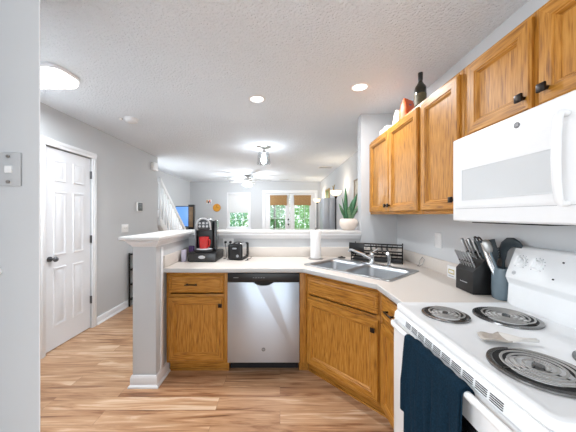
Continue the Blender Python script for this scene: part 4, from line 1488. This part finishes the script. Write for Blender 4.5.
# ================================================================== LEFT WALL BITS
RZ = PI / 2
th = thing('thermostat', 'white thermostat with a dark screen on the hall wall', 'thermostat', (XL + .0005, 4.13, 1.495), RZ)
MB().box(-.085, .075, -.022, 0, -.075, .075, .008, 0, None, 3).build('housing', WHITEP, th)
MB().box(-.058, .073, -.0235, -.02, -.062, .068, .002).build('screen', simple('dark_lcd', (52, 57, 58), .5), th)
b = MB()
for r_ in range(4):
    for q in range(4): b.box(-.034 + q * .025, -.026 + q * .025, -.0245, -.0232, -.034 + r_ * .023, -.028 + r_ * .023)
b.build('screen_segments', LGREY, th)
wall_plate('light_switch', 'white double light switch below the thermostat on the hall wall', 'light switch', (XL + .0005, 3.76, 1.17), RZ, .165, .115, 'switch')
ch = MB().box(-.09, .09, -.05, 0, -.07, .07, .006, 0, None, 3)
ch = ch.build('door_chime', WHITEP, None, (XL + .0005, 4.60, 2.235), (0, 0, RZ))
tag(ch, 'white door chime box high on the end of the hall wall', 'door chime')
# phone plate and small bumper on the near wall
pp = thing('phone_plate', 'white wall phone jack plate on the near left wall', 'phone jack', (-.936, .8895, 1.523))
MB().box(-.040, .040, -.006, 0, -.058, .058, .002).build('cover_plate', simple('greyed_plate', (188, 190, 192), .45), pp)
MB().box(-.012, .012, -.010, -.005, -.012, .012, .001).build('jack', WHITEP, pp)
b = MB()
for z in (-.044, .044): b.cyl((0, -.0055, z), (0, -.011, z), .0045, .006, 14)
b.build('mounting_stud', NICKEL, pp)
wb = tag(MB().cyl((0, 0, 0), (0, -.020, 0), .010, .008).sphere((0, -.022, 0), .011, 1, .7, 1).build('wall_hook', WHITEP, None, (-.974, .8895, 1.170)), 'small white knob low at the left on the near wall', 'wall hook')

# dark rack by the hall wall
rk = thing('shoe_rack', 'black metal rack against the hall wall behind the half wall', 'rack', (XL + .03, 3.80, 0))
for y in (0, .68):
    for x in (.0, .28):
        MB().box(x, x + .02, y, y + .02, 0, .80, .002).build('post', BLACKM, rk)
for z in (.10, .32, .54, .77):
    MB().box(.001, .299, .001, .699, z, z + .018, .002).build('shelf', BLACKM, rk)

# stairs beyond the hall wall
stt = thing('staircase', 'staircase rising behind the hall wall with a white balustrade', 'stairs', (0, 0, 0))
b = MB(); bt_ = MB()
n = 8
for i in range(n):
    yb = 6.55 - .225 * i
    b.box(-2.895, -2.33, yb - .225, yb, 0, .185 * (i + 1) - .02)
    bt_.box(-2.895, -2.33, yb - .235, yb + .015, .185 * (i + 1) - .02, .185 * (i + 1), .003)
b.build('steps', TRIM, stt); bt_.build('treads', simple('stair_carpet', (196, 190, 182), .95), stt)
slope_ = -.80
ya, za = 4.80, 2.075
yb, zb = 6.28, 2.075 - .80 * 1.48
MB().prism([(ya, za - .085), (yb, zb - .085), (yb, zb), (ya, za)], -2.30, -2.235, 'x', 0, None, .008).build('handrail', TRIM, stt)
MB().prism([(ya, za - .90), (yb, zb - .90), (yb, zb - .74), (ya, za - .74)], -2.325, -2.24, 'x', 0, None, .004).build('stringer', TRIM, stt)
k = 0
y = ya + .05
while y < yb - .06:
    zz = za - .80 * (y - ya)
    MB().box(-2.286, -2.252, y - .024, y + .024, zz - .75, zz - .05, .002).build('baluster', TRIM, stt)
    y += .118
MB().box(-2.318, -2.238, yb, yb + .08, 0, zb + .06, .006).build('newel_post', TRIM, stt)

# ================================================================== LIVING ROOM
cons = thing('media_console', 'black media console against the left living room wall', 'console', (-2.88, 6.75, 0))
MB().box(0, .56, 0, 1.3, .05, .98, .006).build('carcass', BLACK, cons)
for k in range(2): MB().box(.5605, .575, .02 + k * .64, .62 + k * .64 + .02, .08, .95, .003).build('door', BLACKM, cons)
for x in (.05, .48):
    for y in (.05, 1.2): MB().box(x, x + .04, y, y + .04, 0, .05).build('foot', BLACK, cons)
tv = thing('television', 'television with a lit blue screen beyond the stair railing', 'television', (-2.66, 6.98, .9815), R(-6))
MB().box(-.20, .205, 0, .05, .055, .63, .006).build('cabinet', BLACK, tv)
MB().box(-.19, .190, -.003, .0005, .075, .61, .001).build('screen', SCREEN, tv)
MB().box(-.10, .10, -.06, .10, 0, .012, .003).box(-.03, .03, .01, .04, .01, .06).build('stand', BLACK, tv)
spk = thing('tower_speaker', 'dark tan-patterned speaker box standing right of the television', 'speaker', (-2.355, 6.78, .9815), R(6))
MB().box(-.075, .075, 0, .16, 0, .66, .006).build('enclosure', BLACK, spk)
MB().box(-.055, .045, -.008, -.0005, .06, .60, .003).build('grille', TANP, spk)

ck = thing('wall_clock', 'round amber wall clock on the far wall left of the window', 'clock', (-2.035, YF - .0005, 1.60))
MB().lathe([(0, 0), (.125, 0), (.128, .015), (.118, .028), (.112, .018), (0, .018)], seg=36, M=Matrix.Rotation(PI / 2, 4, 'X')).build('face', AMBER, ck)
MB().box(-.004, .004, -.024, -.019, 0, .085).box(-.0, .06, -.024, -.019, -.004, .004).build('hands', BLACKM, ck)
ap = thing('small_picture', 'tiny colourful picture on the far wall above and left of the amber clock', 'picture', (-2.29, YF - .0005, 1.79))
MB().box(-.085, .085, -.018, 0, -.075, .075, .003).build('canvas', WHITEP, ap)
b = MB(); b.box(-.075, -.04, -.021, -.017, -.03, .06, 0, 0); b.box(-.03, .01, -.021, -.017, -.05, .02, 0, 1); b.box(.015, .05, -.021, -.017, -.02, .06, 0, 2); b.box(.055, .075, -.021, -.017, -.06, .0, 0, 3)
b.build('painted_shapes', [AMBER, BLACK, ORANGE, PURPLE], ap)

# torchiere floor lamps


def torchiere(x, y, lab, s_):
    t_ = thing('floor_lamp', lab, 'lamp', (x, y, 0), 0, 'torchiere floor lamps')
    MB().lathe([(0, 0), (.13, 0), (.13, .015), (.03, .03), (.012, .05), (0, .05)], seg=32).build('base', BLACKM, t_)
    MB().lathe([(.011, .04), (.011, 1.68), (.03, 1.72), (.030, 1.735), (0, 1.735)], seg=16).build('pole', BLACKM, t_)
    MB().lathe([(0, 1.735), (.03, 1.738), (.08, 1.765), (.105, 1.80), (.112, 1.84), (.108, 1.84), (.098, 1.80), (.07, 1.77), (0, 1.75)], seg=36).build('lamp_shade', EMITW, t_)
    light('torchiere_lamp', 'POINT', (0, 0, 1.90), 3.5, (1, .9, .78), .06, parent=t_)


torchiere(1.09, 5.0, 'dark torchiere floor lamp with a glowing bowl, nearer one left of the plant', 1)
torchiere(1.10, 7.60, 'far torchiere floor lamp with a glowing bowl by the french doors', 1)

gc = thing('tall_cabinet', 'tall grey cabinet against the right living room wall behind the near lamp', 'cabinet', (1.00, 5.95, 0))
MB().box(0, .295, 0, .45, .02, 1.76, .012, 0, None, 3).build('carcass', CABG, gc)
for k in range(2): MB().box(.012 + k * .138, .142 + k * .138, -.012, -.0005, .06, 1.72, .006).build('door', CABG, gc)
MB().box(.02, .27, .03, .42, 0, .0195).build('plinth', BLACK, gc)

# pictures on the right living-room wall: local frame faces -X
pr = thing('framed_print', 'tall framed print with a pale pattern on the wall right of the plant', 'picture', (XLR - .0005, 4.30, 1.69), -PI / 2)
MB().panel(-.14, .14, -.28, .28, [(0, -.02), (.004, -.024), (.025, -.022), (.03, -.012)], 0, 0, 1).build('frame', [simple('bronze_frame', (140, 122, 98), .5), ARTP], pr)
pg = thing('framed_picture', 'gold framed green picture above the grey cabinet', 'picture', (XLR - .0005, 6.95, 1.90), -PI / 2)
MB().panel(-.26, .26, -.17, .17, [(0, -.02), (.004, -.026), (.04, -.022), (.045, -.012)], 0, 0, 1).build('frame', [GOLD, GREENP], pg)
sw = MB()
for s_ in (-1, 1):
    sw.tube([(s_ * (.02 + .10 * (i / 16)) + .05 * math.sin(i * .6) * s_, -.012, .02 * i - .05 + .04 * math.cos(i * .6)) for i in range(14)], .008, 6)
sw = sw.build('scroll_ornament', GOLD, None, (XLR - .002, 6.15, 1.86), (0, 0, -PI / 2))
tag(sw, 'small gold scroll wall ornament near the green picture', 'wall ornament')
